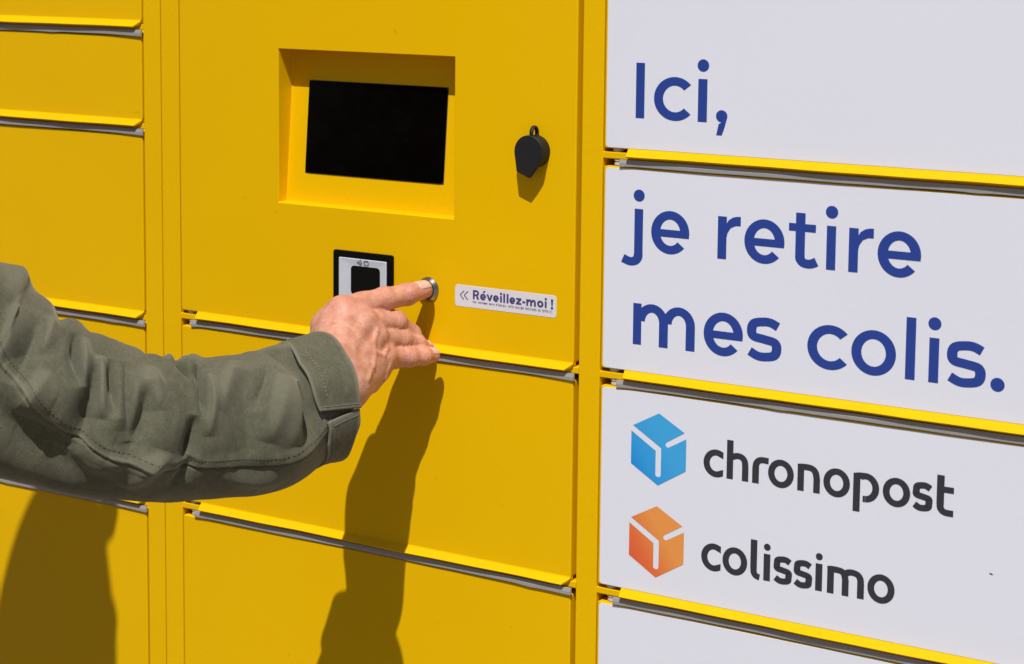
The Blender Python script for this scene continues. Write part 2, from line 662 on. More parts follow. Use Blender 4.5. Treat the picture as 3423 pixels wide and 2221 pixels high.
# swivelling rubber lock cover
kc = np.array([-0.8723, 0.0, -0.1333])
kc = at(1650 / 1.43824 + 690 / 4.824 / 1.43824, 380 / 1.43824 + 605 / 4.824 / 1.43824, 0.0)
R_ = 0.0132
g = MB()
g.lathe(kc, (0, -1, 0), [(-0.002, 0), (-0.002, R_ * 0.99), (0.0095, R_), (0.0100, R_), (0.0100, 0)], 56)
knob = g.build('lock_cover', M_RUBBER, locker)
out = []
for a in np.linspace(math.radians(-38), math.radians(186), 46):
    out.append((R_ * 1.02 * math.cos(a), R_ * 1.02 * math.sin(a)))
out += [(-0.0122, -0.0090), (-0.0112, -0.0158), (-0.0104, -0.0166), (0.0000, -0.0206), (0.0014, -0.0206), (0.0072, -0.0135)]
g = MB()
g.loft([[(kc[0] + x, -0.0098, kc[2] + z) for x, z in out], [(kc[0] + x, -0.0118, kc[2] + z) for x, z in out],
        [(kc[0] + x * .965, -0.0124, kc[2] + z * .965) for x, z in out]])
g.build('cover_flap', M_RUBBER, knob)
g = MB()                                     # little eyelet on top
rings = []
for a in np.linspace(math.radians(-35), math.radians(215), 22):
    c0 = np.array([kc[0] + 0.0016, -0.0062 + 0.0042 * math.cos(a), kc[2] + R_ + 0.0016 + 0.0052 * math.sin(a)])
    rad = np.array([0, math.cos(a), math.sin(a)])
    rings.append([c0 + 0.0013 * math.cos(t) * rad + 0.0019 * math.sin(t) * np.array([1, 0, 0]) for t in np.linspace(0, 2 * math.pi, 9)[:-1]])
g.loft(rings, smooth=True)
g.build('eyelet', M_RUBBER, knob)


# ------------------------------------------------------------------ lettering (thin cut vinyl)
class Glyphs:
    def __init__(self, y, tx, tz):
        self.y, self.tx, self.tz = y, tx, tz
        self.g = MB()
        self.k = 0

    def _y(self):
        self.k += 1
        return self.y - 0.000004 * self.k

    def poly(self, pts):
        y = self._y()
        self.g.add([(x, y, z) for x, z in pts], [tuple(range(len(pts)))])

    def bar(self, x0, x1, z0, z1):
        self.poly([(x0, z0), (x1, z0), (x1, z1), (x0, z1)])

    def strip(self, A, B):
        y = self._y()
        n = len(A)
        self.g.add([(x, y, z) for x, z in A] + [(x, y, z) for x, z in B],
                   [(i, i + 1, n + i + 1, n + i) for i in range(n - 1)])

    def arc(self, cx, cz, rx, rz, a0, a1, n=48, tx=None, tz=None):
        tx = tx or self.tx
        tz = tz or self.tz
        A, B = [], []
        for a in np.radians(np.linspace(a0, a1, n)):
            c, s = math.cos(a), math.sin(a)
            A.append((cx + rx * c, cz + rz * s))
            B.append((cx + (rx - tx) * c, cz + (rz - tz) * s))
        self.strip(A, B)

    def disc(self, cx, cz, rx, rz):
        self.poly([(cx + rx * math.cos(a), cz + rz * math.sin(a)) for a in np.linspace(0, 2 * math.pi, 40)[:-1]])

    def path(self, pts, tx=None, tz=None, closed=False):
        """stroke along a dense smooth path through the points"""
        tx = tx or self.tx
        tz = tz or self.tz
        P = np.array(pts, float)
        Q = []
        for i in range(len(P) - 1):
            p0, p1, p2, p3 = P[max(i - 1, 0)], P[i], P[i + 1], P[min(i + 2, len(P) - 1)]
            for t in np.linspace(0, 1, 12, endpoint=False):
                Q.append(0.5 * ((2 * p1) + (-p0 + p2) * t + (2 * p0 - 5 * p1 + 4 * p2 - p3) * t * t + (-p0 + 3 * p1 - 3 * p2 + p3) * t ** 3))
        Q.append(P[-1])
        Q = np.array(Q)
        T = np.gradient(Q, axis=0)
        T /= np.linalg.norm(T, axis=1)[:, None]
        A = [(q[0] - t[1] * tx / 2, q[1] + t[0] * tz / 2) for q, t in zip(Q, T)]
        B = [(q[0] + t[1] * tx / 2, q[1] - t[0] * tz / 2) for q, t in zip(Q, T)]
        self.strip(A, B)

    # letters: x0, x1 edges, zb base line, h x-height
    def o(self, x0, x1, zb, h, ov=0.0005):
        self.arc((x0 + x1) / 2, zb + h / 2, (x1 - x0) / 2, h / 2 + ov, 0, 360, 64)

    def c(self, x0, x1, zb, h, ov=0.0005, a=42):
        rx = (x1 - x0) / (1 + math.cos(math.radians(a)) * 0.98)
        self.arc(x0 + rx, zb + h / 2, rx, h / 2 + ov, a, 360 - a, 56)

    def cflat(self, x0, x1, zb, h, ov=0.0005):
        """c whose ends are cut straight down"""
        rx = (x1 - x0) * 0.64
        cx, cz, rz = x0 + rx, zb + h / 2, h / 2 + ov
        A, B = [], []
        for a in np.radians(np.linspace(62, 298, 56)):
            A.append((cx + rx * math.cos(a), cz + rz * math.sin(a)))
            B.append((cx + (rx - self.tx) * math.cos(a), cz + (rz - self.tz) * math.sin(a)))
        A = [(x1, cz + rz * 0.86)] + [(min(p[0], x1), p[1]) for p in A] + [(x1, cz - rz * 0.86)]
        B = [(x1, cz + (rz - self.tz) * 0.68)] + B + [(x1, cz - (rz - self.tz) * 0.68)]
        self.strip(A, B)

    def e(self, x0, x1, zb, h, ov=0.0005):
        cx, cz, rx, rz = (x0 + x1) / 2, zb + h / 2, (x1 - x0) / 2, h / 2 + ov
        self.arc(cx, cz, rx, rz, -6, 318, 64)
        t = self.tz * 0.88
        self.bar(x0 + self.tx * 0.7, x1 - 0.0002, cz - t * 0.62, cz + t * 0.38)

    def s(self, x0, x1, zb, h, ov=0.0004, k=1.0):
        w = x1 - x0
        a, b = self.tx / 2, self.tz / 2
        z0, z1, zm_ = zb - ov + b, zb + h + ov - b, zb + h / 2
        cx = (x0 + x1) / 2
        self.path([(x1 - w * .09 - a * .1, z1 - h * .085), (cx + w * .20, z1 - h * .012), (cx + w * .0, z1), (x0 + w * .22, z1 - h * .05), (x0 + a * .95, z1 - h * .19),
                   (x0 + w * .19, zm_ + h * .055), (cx, zm_ + h * .003), (x1 - w * .19, zm_ - h * .055), (x1 - a * .95, z0 + h * .19), (x1 - w * .22, z0 + h * .05), (cx, z0),
                   (cx - w * .20, z0 + h * .015), (x0 + w * .07 + a * .1, z0 + h * .10)])

    def arch(self, xl, xr, zb, h, zbr=None, ov=0.0005, leftjoin=True):
        """shoulder from a stem ending at xl over to a leg ending at xr"""
        r = (xr - xl)
        rx = r / 2 + (self.tx * 0.30 if leftjoin else 0)
        cx = xr - rx
        rz = min(rx * 1.02, h * 0.62)
        zt = zb + h + ov
        self.arc(cx, zt - rz, rx, rz, 0, 178, 40)
        self.bar(xr - self.tx, xr, zb, zt - rz)

    def dot(self, cx, cz, r):
        self.disc(cx, cz, r * 1.05, r)

    def build(self, name, mat, parent):
        return self.g.build(name, mat, parent)


VY = -0.00042
T = Glyphs(VY, 0.0079, 0.0066)
zb = -0.1336
T.bar(-.7833, -.7757, zb, -.0907)
T.c(-.7673, -.7356, zb, .0327)
T.bar(-.7291, -.7213, zb, zb + .0327)
T.dot(-.7251, -.0906, .0047)
T.dot(-.7087, -.1284, .0046)
T.poly([(-.7087, -.1331), (-.7040, -.1292), (-.7062, -.1372), (-.7083, -.1430), (-.7130, -.1430), (-.7112, -.1345)])
o = T.build('lettering', M_BLUE, rdoors[0])
o['label'] = 'blue word Ici, with a comma'

T = Glyphs(VY, 0.0079, 0.0066)
zb = -0.2373
xh = .0327
T.dot(-.7789, -.1941, .0047)
T.bar(-.7827, -.7751, -.2400, zb + xh)
T.path([(-.7789, -.2398), (-.7792, -.2425), (-.7812, -.2452), (-.7850, -.2464), (-.7888, -.2458), (-.7927, -.2443)])
T.e(-.7677, -.7343, zb, xh)
o = T.build('lettering', M_BLUE, rdoors[1])
o['label'] = 'blue word je'
T = Glyphs(VY, 0.0079, 0.0066)
for x0, x1 in ((-.7099, -.6906), (-.6023, -.5829)):
    T.bar(x0, x0 + .0075, zb, zb + xh)
    T.strip([(x0 + .0070, -.2105), (x0 + .0090, -.2072), (x0 + .0125, -.2049), (x0 + .0160, -.2040), (x1, -.2038)],
            [(x0 + .0072, -.2215), (x0 + .0084, -.2168), (x0 + .0110, -.2130), (x0 + .0150, -.2112), (x1, -.2110)])
T.e(-.6873, -.6540, zb, xh)
T.bar(-.6451, -.6374, -.2285, -.1968)
T.bar(-.6507, -.6288, -.2107, -.2049)
T.path([(-.64125, -.2284), (-.6408, -.2315), (-.6385, -.2339), (-.6350, -.2346), (-.6316, -.2342), (-.6277, -.2325)])
T.bar(-.6200, -.6126, zb, zb + xh)
T.dot(-.6163, -.1943, .0047)
T.e(-.5796, -.5461, zb, xh)
o = T.build('lettering', M_BLUE, rdoors[1])
o['label'] = 'blue word retire'

T = Glyphs(VY, 0.0079, 0.0066)
zb = -0.3118
T.bar(-.7825, -.7751, zb, zb + xh)
T.arch(-.7751, -.7514, zb, xh)
T.arch(-.7514, -.7278, zb, xh)
T.e(-.7202, -.6867, zb, xh)
T.s(-.6832, -.6546, zb, xh)
o = T.build('lettering', M_BLUE, rdoors[1])
o['label'] = 'blue word mes'
T = Glyphs(VY, 0.0079, 0.0066)
T.c(-.6333, -.6014, zb, xh)
T.o(-.5979, -.5629, zb, xh)
T.bar(-.5556, -.5481, zb, -.2660)
T.bar(-.5377, -.5302, zb, zb + xh)
T.dot(-.5340, -.2687, .0047)
T.s(-.5240, -.4951, zb, xh)
T.dot(-.4860, -.3074, .0050)
o = T.build('lettering', M_BLUE, rdoors[1])
o['label'] = 'blue word colis with a full stop'

# carrier names, dark grey
T = Glyphs(VY, 0.0054, 0.0047)
zb, xh = -.4073, .0208
T.cflat(-.7180, -.7009, zb, xh)
T.bar(-.6980, -.6925, zb, -.3769)
T.path([(-.6960, -.3912), (-.6925, -.3894), (-.6885, -.3884), (-.6848, -.3893), (-.6827, -.3920), (-.68215, -.3962)])
T.bar(-.68485, -.6794, zb, -.3960)
T.bar(-.6762, -.6705, zb, -.3945)
T.path([(-.67335, -.3946), (-.6728, -.3918), (-.6709, -.3895), (-.6680, -.3886), (-.6626, -.3887)])
T.o(-.6629, -.6415, zb, xh)
T.bar(-.6385, -.6331, zb, -.3872)
T.path([(-.6383, -.3893), (-.6330, -.3886), (-.6270, -.3890), (-.6239, -.3916), (-.62275, -.3960)])
T.bar(-.6254, -.6200, zb, -.3958)
T.o(-.6173, -.5959, zb, xh)
T.bar(-.5933, -.5877, -.4160, -.3872)
T.arc(-.5835, -.3970, .0108, .0110, 120, -90, 40)
T.poly([(-.5933, -.3872), (-.5885, -.3862), (-.5840, -.3860), (-.5840, -.3907), (-.5880, -.3910), (-.5933, -.3916)])
T.poly([(-.5836, -.4080), (-.5836, -.4033), (-.5856, -.4035), (-.5856, -.4080)])
T.o(-.5699, -.5485, zb, xh)
T.s(-.5464, -.5315, zb, xh)
T.bar(-.5283, -.5226, -.4005, -.3788)
T.bar(-.5228, -.5153, -.3913, -.3868)
T.path([(-.52545, -.4004), (-.5251, -.4031), (-.5233, -.4052), (-.5207, -.4060), (-.5153, -.4061)])
o = T.build('lettering', M_INK, rdoors[2])
o['label'] = 'dark grey word chronopost'

T = Glyphs(VY, 0.0054, 0.0047)
zb, xh = -.4820, .0210
T.cflat(-.7183, -.7013, zb, xh)
T.o(-.6998, -.6786, zb, xh)
T.bar(-.6760, -.6704, -.4745, -.4516)
T.path([(-.6732, -.4744), (-.6729, -.4772), (-.6715, -.4793), (-.6697, -.4801), (-.6680, -.4804)])
for x in (-.6620, -.6189):
    T.bar(x - .0028, x + .0028, zb, zb + xh)
    T.dot(x, -.4556, .0027)
T.s(-.6561, -.6412, zb, xh)
T.s(-.6393, -.6245, zb, xh)
T.bar(-.6121, -.6066, zb, -.4618)
T.path([(-.6119, -.4638), (-.6075, -.4632), (-.6010, -.4636), (-.5984, -.4658), (-.59735, -.4700)])
T.bar(-.6001, -.5946, zb, -.4698)
T.path([(-.5990, -.4664), (-.5955, -.4638), (-.5915, -.4632), (-.5875, -.4643), (-.5855, -.4670), (-.58505, -.4705)])
T.bar(-.5878, -.5823, zb, -.4703)
T.o(-.5797, -.5582, zb, xh)
o = T.build('lettering', M_INK, rdoors[2])
o['label'] = 'dark grey word colissimo'


def box_emblem(cx, zt, h, mat, label):
    """hexagonal box with a ribbon cut out of it, as three printed fields"""
    T = Glyphs(VY, 0.005, 0.005)
    w = 0.0490
    x0, x1 = cx - w / 2, cx + w / 2
    P = lambda x, z: (cx + x, zt + z)
    # lid, with the notch of the short ribbon; left wall; right wall
    T.poly([P(0, 0), P(.0229, -.0127), P(.0068, -.0225), P(.0062, -.0240), P(.0066, -.0254), P(.0080, -.0262), P(.0095, -.0259), P(.0245, -.0173),
            P(.0245, -.0430), P(0, -.0578), P(-.0245, -.0433), P(-.0245, -.0169), P(-.0024, -.0303), P(-.0024, -.0495), P(-.0016, -.0506), P(0, -.0510), P(.0016, -.0506), P(.0024, -.0495),
            P(.0024, -.0274), P(-.0230, -.0124)])
    o = T.build('box_emblem', mat, rdoors[2])
    bm = bmesh.new()
    bm.from_mesh(o.data)
    bmesh.ops.triangulate(bm, faces=bm.faces)
    bm.to_mesh(o.data)
    bm.free()
    o['label'] = label


box_emblem(-.7578, -.3643, .0578, M_CUBE_B, 'blue printed box emblem with ribbon')
box_emblem(-.7583, -.4388, .0578, M_CUBE_O, 'orange printed box emblem with ribbon')

sp = at(2303, 1335, 0.0003)
T = Glyphs(VY, .001, .001)
T.poly([(sp[0] - .0016, sp[2] + .0004), (sp[0] - .0002, sp[2] - .0003), (sp[0] + .0016, sp[2] - .0005), (sp[0] + .0013, sp[2] + .0004), (sp[0], sp[2] + .0008)])
T.build('dirt_speck', M_INK, rdoors[2])

# sticker beside the button
g = MB()
g.plate(-.9520, -.8534, -.2990, -.2809, -0.00022, 0.0004, rad=0.0026, bev=0.0001, seg=5, bseg=1)
stk = g.build('sticker', M_STICKER, locker)
stk['label'] = 'white sticker reading Réveillez-moi ! with two arrows'
T = Glyphs(-0.00034, 0.0018, 0.0015)
zb, xh = -.2916, .0053
for x in (-.9471, -.9431):
    T.path([(x + .0042, -.2857), (x + .0024, -.2873), (x + .0004, -.2893)], .0008, .0008)
    T.path([(x + .0004, -.2893), (x + .0022, -.2912), (x + .0040, -.2930)], .0008, .0008)
T.bar(-.9341, -.9323, zb, -.2841)
T.arc(-.9308, -.2864, .0028, .0024, 90, -90, 24)
T.bar(-.9325, -.9307, -.2856, -.2840)
T.bar(-.9325, -.9307, -.2888, -.2874)
T.poly([(-.9312, -.2884), (-.9296, -.2878), (-.9278, zb), (-.9300, zb)])
T.e(-.9270, -.9211, zb, xh, .0001)
T.poly([(-.9243, -.2855), (-.9228, -.2855), (-.9216, -.2837), (-.9234, -.2837)])
T.poly([(-.9207, zb + xh), (-.9188, zb + xh), (-.9167, zb), (-.9184, zb)])
T.poly([(-.9145, zb + xh), (-.9164, zb + xh), (-.9184, zb), (-.9167, zb)])
T.e(-.9142, -.9085, zb, xh, .0001)
for x in (-.9064, -.8634):
    T.bar(x - .0009, x + .0009, zb, zb + xh)
    T.disc(x, -.2845, .0011, .0010)
for x in (-.9033, -.9000):
    T.bar(x - .0009, x + .0009, zb, -.2840)
T.e(-.8982, -.8925, zb, xh, .0001)
T.bar(-.8918, -.8866, zb + xh - .0014, zb + xh)
T.bar(-.8918, -.8866, zb, zb + .0014)
T.poly([(-.8917, zb + .0012), (-.8893, zb + .0012), (-.8868, zb + xh - .0012), (-.8891, zb + xh - .0012)])
T.bar(-.8857, -.8829, -.2899, -.2884)
T.bar(-.8819, -.8802, zb, zb + xh)
T.arch(-.8802, -.8764, zb, xh, ov=.0001)
T.arch(-.8764, -.8727, zb, xh, ov=.0001)
T.o(-.8715, -.8655, zb, xh, .0001)
T.poly([(-.8585, -.2841), (-.8563, -.2841), (-.8568, -.2894), (-.8580, -.2894)])
T.disc(-.8574, -.2912, .0011, .0011)
# the fine line below: tiny strokes in the rhythm of its words
small = "Pour consommer moins d'énergie, cette consigne fonctionne sur batterie."
x = -.9343
cw = .0779 / len(small)
for ch in small:
    t, h_ = .00028, .0011
    zb = -.2945
    if ch in "oecagd":
        T.arc(x + cw * .42, zb + h_ / 2, cw * .40, h_ / 2, 20 if ch in 'ec' else 0, 340 if ch in 'ec' else 360, 14, t, t)
        if ch in 'e':
            T.bar(x + .0001, x + cw * .8, zb + h_ * .42, zb + h_ * .62)
        if ch in 'gd':
            T.bar(x + cw * .72, x + cw * .72 + t, zb - (.0005 if ch == 'g' else 0), zb + (h_ if ch == 'g' else .0017))
    elif ch in "nmru":
        for k in ((0, .55) if ch in 'nu' else (0, .36, .74) if ch == 'm' else (0,)):
            T.bar(x + cw * k, x + cw * k + t, zb, zb + h_)
        T.bar(x + t, x + cw * .55, (zb if ch == 'u' else zb + h_ - t), (zb + t if ch == 'u' else zb + h_))
    elif ch in "itfbP":
        T.bar(x + cw * .3, x + cw * .3 + t, zb, zb + (.0017 if ch != 'i' else h_))
        if ch in 'tf':
            T.bar(x + .00005, x + cw * .8, zb + h_ - t, zb + h_)
        if ch in 'bP':
            T.arc(x + cw * .5, zb + (h_ / 2 if ch == 'b' else .0012), cw * .36, h_ / 2, 0, 360, 12, t, t)
    elif ch in "éà":
        T.arc(x + cw * .42, zb + h_ / 2, cw * .40, h_ / 2, 20, 340, 14, t, t)
        T.bar(x + cw * .4, x + cw * .4 + t, zb + .0013, zb + .0017)
    elif ch == 's':
        T.path([(x + cw * .75, zb + h_ - t), (x + cw * .2, zb + h_ * .72), (x + cw * .6, zb + h_ * .35), (x + cw * .05, zb + t / 2)], t, t)
    elif ch in ".,'":
        zz = zb + (.0012 if ch == "'" else 0)
        T.bar(x + cw * .3, x + cw * .3 + t * 1.2, zz, zz + t * 1.5)
    x += cw
T.build('sticker_print', M_STICKERINK, stk)

# contactless mark on the card reader
T = Glyphs(-0.00262, 0.0005, 0.0005)
cz = -.2716
T.disc(-1.0513, cz, .0006, .0006)
for r in (.0018, .0032, .0046):
    T.arc(-1.0516, cz, r, r, -40, 40, 14, .0006, .0005)
T.path([(-1.0440, cz + .0016), (-1.0408, cz + .0016), (-1.0400, cz + .0006), (-1.0404, cz - .0016), (-1.0436, cz - .0016), (-1.0444, cz - .0004), (-1.0440, cz + .0016)], .0006, .0006)
T.build('contactless_mark', M_INK, reader)

# ------------------------------------------------------------------ the person
def smin(a, b, k):
    h = np.clip(0.5 + 0.5 * (b - a) / k, 0, 1)
    return b + (a - b) * h - k * h * (1 - h)


def capsule(P, a, b, ra, rb):
    a, b = np.asarray(a, float), np.asarray(b, float)
    ab = b - a
    t = np.clip(((P - a) @ ab) / (ab @ ab), 0, 1)
    d = np.linalg.norm(P - a - t[..., None] * ab, axis=-1)
    return d - (ra + (rb - ra) * t)


def ball(P, c, r):
    r = np.asarray(r, float)
    q = (P - np.asarray(c, float))
    if r.ndim == 0:
        return np.linalg.norm(q, axis=-1) - r
    k0 = np.linalg.norm(q / r, axis=-1)
    k1 = np.linalg.norm(q / (r * r), axis=-1)
    return k0 * (k0 - 1.0) / np.maximum(k1, 1e-9)


def surface_nets(F, lo, hi, h):
    """skin of the solid F < 0 inside the box, as verts and quads"""
    n = [int(math.ceil((b_ - a_) / h)) + 1 for a_, b_ in zip(lo, hi)]
    ax = [lo[i] + h * np.arange(n[i]) for i in range(3)]
    V = np.empty(n, np.float32)
    for i in range(n[0]):
        Y, Z = np.meshgrid(ax[1], ax[2], indexing='ij')
        P = np.stack([np.full_like(Y, ax[0][i]), Y, Z], -1)
        V[i] = F(P)
    S = V < 0
    C = np.zeros([k - 1 for k in n], int)
    for dx in (0, 1):
        for dy in (0, 1):
            for dz in (0, 1):
                C += S[dx:n[0] - 1 + dx, dy:n[1] - 1 + dy, dz:n[2] - 1 + dz]
    act = (C > 0) & (C < 8)
    idx = -np.ones(act.shape, int)
    ijk = np.argwhere(act)
    idx[act] = np.arange(len(ijk))
    acc = np.zeros((len(ijk), 3))
    cnt = np.zeros(len(ijk))
    cor = [(x, y, z) for x in (0, 1) for y in (0, 1) for z in (0, 1)]
    for a_ in cor:
        for b_ in cor:
            if sum(b_) - sum(a_) == 1 and all(q >= p for p, q in zip(a_, b_)):
                va = V[ijk[:, 0] + a_[0], ijk[:, 1] + a_[1], ijk[:, 2] + a_[2]]
                vb = V[ijk[:, 0] + b_[0], ijk[:, 1] + b_[1], ijk[:, 2] + b_[2]]
                cr_ = (va < 0) != (vb < 0)
                t = np.where(cr_, va / np.where(cr_, va - vb, 1), 0)
                p = np.array(a_) + t[:, None] * (np.array(b_) - np.array(a_))
                acc += np.where(cr_[:, None], p, 0)
                cnt += cr_
    verts = np.array(lo) + h * (ijk + acc / cnt[:, None])
    faces = []
    for axis in range(3):
        u_, w_ = (axis + 1) % 3, (axis + 2) % 3
        sl0 = [slice(None)] * 3
        sl1 = [slice(None)] * 3
        sl0[axis] = slice(0, -1)
        sl1[axis] = slice(1, None)
        ch = S[tuple(sl0)] != S[tuple(sl1)]
        e = np.argwhere(ch)
        ok = (e[:, u_] > 0) & (e[:, w_] > 0) & (e[:, u_] < n[u_] - 1) & (e[:, w_] < n[w_] - 1)
        e = e[ok]
        ins = S[tuple(e.T)]
        q = []
        for du, dw in ((-1, -1), (0, -1), (0, 0), (-1, 0)):
            k = e.copy()
            k[:, u_] += du
            k[:, w_] += dw
            q.append(idx[tuple(k.T)])
        q = np.stack(q, 1)
        q[~ins] = q[~ins][:, ::-1]
        faces.append(q)
    F_ = np.concatenate(faces)
    return verts, F_


def relax(verts, faces, it, lam=0.5):
    e = np.concatenate([faces[:, [0, 1]], faces[:, [1, 2]], faces[:, [2, 3]], faces[:, [3, 0]]])
    e = np.concatenate([e, e[:, ::-1]])
    deg = np.bincount(e[:, 0], minlength=len(verts))[:, None]
    v = verts.copy()
    for k in range(it):
        for f_ in (lam, -lam * 0.96):
            s_ = np.stack([np.bincount(e[:, 0], v[e[:, 1], j], len(v)) for j in range(3)], 1)
            v = v + f_ * (s_ / deg - v)
    return v


# joints of the right hand (index finger on the button, back of the hand to the light)
iT, iD, iP, iM = hz(1436, 214, .0140), hz(1268, 262, .031), hz(1030, 312, .054), hz(610, 415, .096)
mT, mD, mP, mM = hz(1425, 815, .0095), hz(1308, 672, .027), hz(1150, 545, .048), hz(800, 530, .088)
rT, rD, rP, rM = hz(1478, 838, .0105), hz(1365, 778, .027), hz(1205, 720, .046), hz(925, 690, .079)
pT, pD, pP, pM = hz(1530, 890, .0200), hz(1430, 896, .030), hz(1270, 905, .045), hz(1035, 895, .070)
WR = at(776, 866, .131)
W2 = at(668, 946, .180)
across = pM - iM
across /= np.linalg.norm(across)
along = WR - mM
along /= np.linalg.norm(along)
dors = np.cross(across, along)
if dors @ (CAM - mM) < 0:
    dors = -dors
dors /= np.linalg.norm(dors)
palm = -dors
TH0, TH1, TH2, TH3 = (WR + palm * .012 - across * .006 - along * .006, iM + along * .028 + across * .010 + palm * .020,
                      (iM + mM) / 2 + palm * .028 + along * .006, (mM + rM) / 2 + palm * .030 - along * .012)
VEINS = []


def skin_F(P):
    k = 0.004
    d = None
    # metacarpals -> the broad back of the hand
    back = capsule(P, WR - across * .004, iM + palm * .003, .0150, .0104)
    for c_, m_, r_ in ((-.004, mM, .0110), (.006, rM, .0106), (.015, pM, .0100)):
        back = smin(back, capsule(P, WR + across * c_, m_ + palm * .003, .0160, r_), .012)
    back = smin(back, capsule(P, pM + palm * .006 + across * .002 + along * .010, WR + across * .018 + palm * .004, .0098, .0150), .010)
    back = smin(back, capsule(P, iM + palm * .016 + along * .012, pM + palm * .014 + along * .012, .0120, .0115), .014)   # pad of the palm
    back = smin(back, ball(P, WR + palm * .014 - across * .002 - along * .030, .0165), .014)
    back = smin(back, ball(P, WR + palm * .008 + across * .020 - along * .026, .0165), .014)
    back = smin(back, capsule(P, WR - across * .010, W2 - across * .004, .0190, .0150), .012)
    back = smin(back, capsule(P, WR + across * .012, W2 + across * .004, .0185, .0150), .012)
    # thumb folded away under the palm
    th = smin(capsule(P, TH0, TH1, .0150, .0125), capsule(P, TH1, TH2, .0112, .0100), .004)
    th = smin(th, capsule(P, TH2, TH3, .0100, .0080), .003)
    d = smin(back, th, .008)
    # knuckles and the cords running to them
    for m_, r_, kk in ((iM, .0086, .0075), (mM, .0088, .0075), (rM, .0082, .0075), (pM, .0074, .0070)):
        d = smin(d, ball(P, m_ + dors * .0040 + along * .001, r_), kk + .002)
    for m_, c_ in ((iM, -.010), (mM, -.003), (rM, .005), (pM, .012)):
        d = smin(d, capsule(P, m_ + dors * .0076 + along * .004, WR + across * c_ + dors * .0135 - along * .012, .0012, .0008), .0075)
    # fingers, each its own chain so that the clefts stay open
    fingers = [((iM, iP, iD, iT), (.0106, .0096, .0090, .0076)), ((mM, mP, mD, mT), (.0102, .0087, .0080, .0068)),
               ((rM, rP, rD, rT), (.0098, .0084, .0077, .0066)), ((pM, pP, pD, pT), (.0096, .0085, .0078, .0064))]
    fs = None
    for (a, b, c, e), (ra, rb, rc, re) in fingers:
        f = capsule(P, a + palm * .003, b, ra, rb)
        f = smin(f, capsule(P, b, c, rb * .97, rc), .0035)
        f = smin(f, capsule(P, c, e, rc * .98, re), .003)
        f = smin(f, ball(P, b + dors * .0014, rb * .88), .0035)       # middle knuckle
        f = smin(f, ball(P, c + dors * .0012, rc * .88), .003)
        f = smin(f, ball(P, (a + b) / 2 + palm * .0035, ra * .86), .006)   # fleshy underside
        fs = f if fs is None else smin(fs, f, .0006)
    d = smin(d, fs, .0042)
    for line in VEINS:
        for a, b in zip(line[:-1], line[1:]):
            d = smin(d, capsule(P, a, b, .0010, .0010), .0028)
    # loose skin: fine folds across the back, finger joints creased
    q = P @ along
    w = P @ across
    d = d + 0.00020 * np.sin(q * 1500 + 3 * np.sin(w * 260)) * np.exp(-np.maximum(0, -d) * 0) * np.clip((0.02 - np.abs((P - (WR * .45 + mM * .55)) @ along)) / .02, 0, 1)
    for j_, ax_ in ((iP, iD - iM), (iD, iT - iP), (mP, mD - mM), (rP, rD - rM), (pP, pD - pM), (pD, pT - pP)):
        ax_ = ax_ / np.linalg.norm(ax_)
        s_ = (P - j_) @ ax_
        near = np.exp(-((np.linalg.norm(P - j_ - dors * .006, axis=-1)) / .0080) ** 2)
        d = d + 0.00055 * near * np.cos(s_ * 2 * math.pi / .0034)
    return d




def drop_on_skin(p):
    p = p + dors * .04
    for _ in range(80):
        dd = float(skin_F(p[None, None, :])[0, 0])
        if dd < .0003:
            break
        p = p - dors * max(dd * .7, .0002)
    return p


o_ = lambda m_, al, ac: m_ + along * al + across * ac
_lines = [[o_(rM, .004, -.006), o_(rM, .014, -.004), o_(rM, .022, .001), o_(rM, .034, .004), o_(rM, .050, .003)],
          [o_(pM, .002, -.007), o_(pM, .012, -.008), o_(rM, .022, .001)],
          [o_(pM, .010, .003), o_(pM, .022, .006), o_(pM, .036, .004)]]
VEINS = [[drop_on_skin(p) - dors * .0003 for p in ln] for ln in _lines]
pts_ = np.array([iT, iM, pT, mT, WR, W2, TH1, TH2, TH3])
lo = pts_.min(0) - .034
hi = pts_.max(0) + .034
hv, hf = surface_nets(skin_F, lo, hi, 0.00125)
hv = relax(hv, hf, 2)

person = thing('person', -1.42, -0.62, 'person in olive green jacket pressing the steel button with right index finger', 'person')
PLOC = np.array([-1.42, -0.62, 0.0])
LIFT = np.array([0, 0, CAM_H])

# skin
m_skin, n, l, b = new_mat('skin')
v = objcoord(n, l)
at_ = n.new('ShaderNodeAttribute')
at_.attribute_name = 'flush'
mott = ramp(n, l, noise_node(n, l, v, 110.0, 4, 0.65), [(0.32, (0, 0, 0)), (0.68, (1, 1, 1))])
c1 = mixc(n, l, mott, (0.50, 0.205, 0.138), (0.67, 0.355, 0.255))
fine = noise_node(n, l, v, 420.0, 3, 0.6)
c1 = mixc(n, l, ramp(n, l, fine, [(0.60, (0, 0, 0)), (0.78, (0.35, 0.35, 0.35))]), c1, (0.46, 0.20, 0.12))
c2 = mixc(n, l, at_.outputs['Fac'], c1, (0.62, 0.215, 0.145))
l.new(c2, b.inputs['Base Color'])
setp(b, Roughness=0.46)
b.inputs['Specular IOR Level'].default_value = 0.38
b.inputs['Subsurface Weight'].default_value = 0.12
b.inputs['Subsurface Radius'].default_value = (0.006, 0.0022, 0.0012)
b.inputs['Subsurface Scale'].default_value = 0.5
vor = n.new('ShaderNodeTexVoronoi')
vor.feature = 'DISTANCE_TO_EDGE'
vor.inputs['Scale'].default_value = 520
l.new(v, vor.inputs['Vector'])
wr_ = noise_node(n, l, objcoord(n, l, (1.0, 0.45, 1.6)), 330.0, 4, 0.65)
nn = bump(n, l, vor.outputs['Distance'], 0.30, 0.0006)
nn = bump(n, l, wr_, 0.36, 0.0009, nn)
l.new(nn, b.inputs['Normal'])

ctrl_pt = at
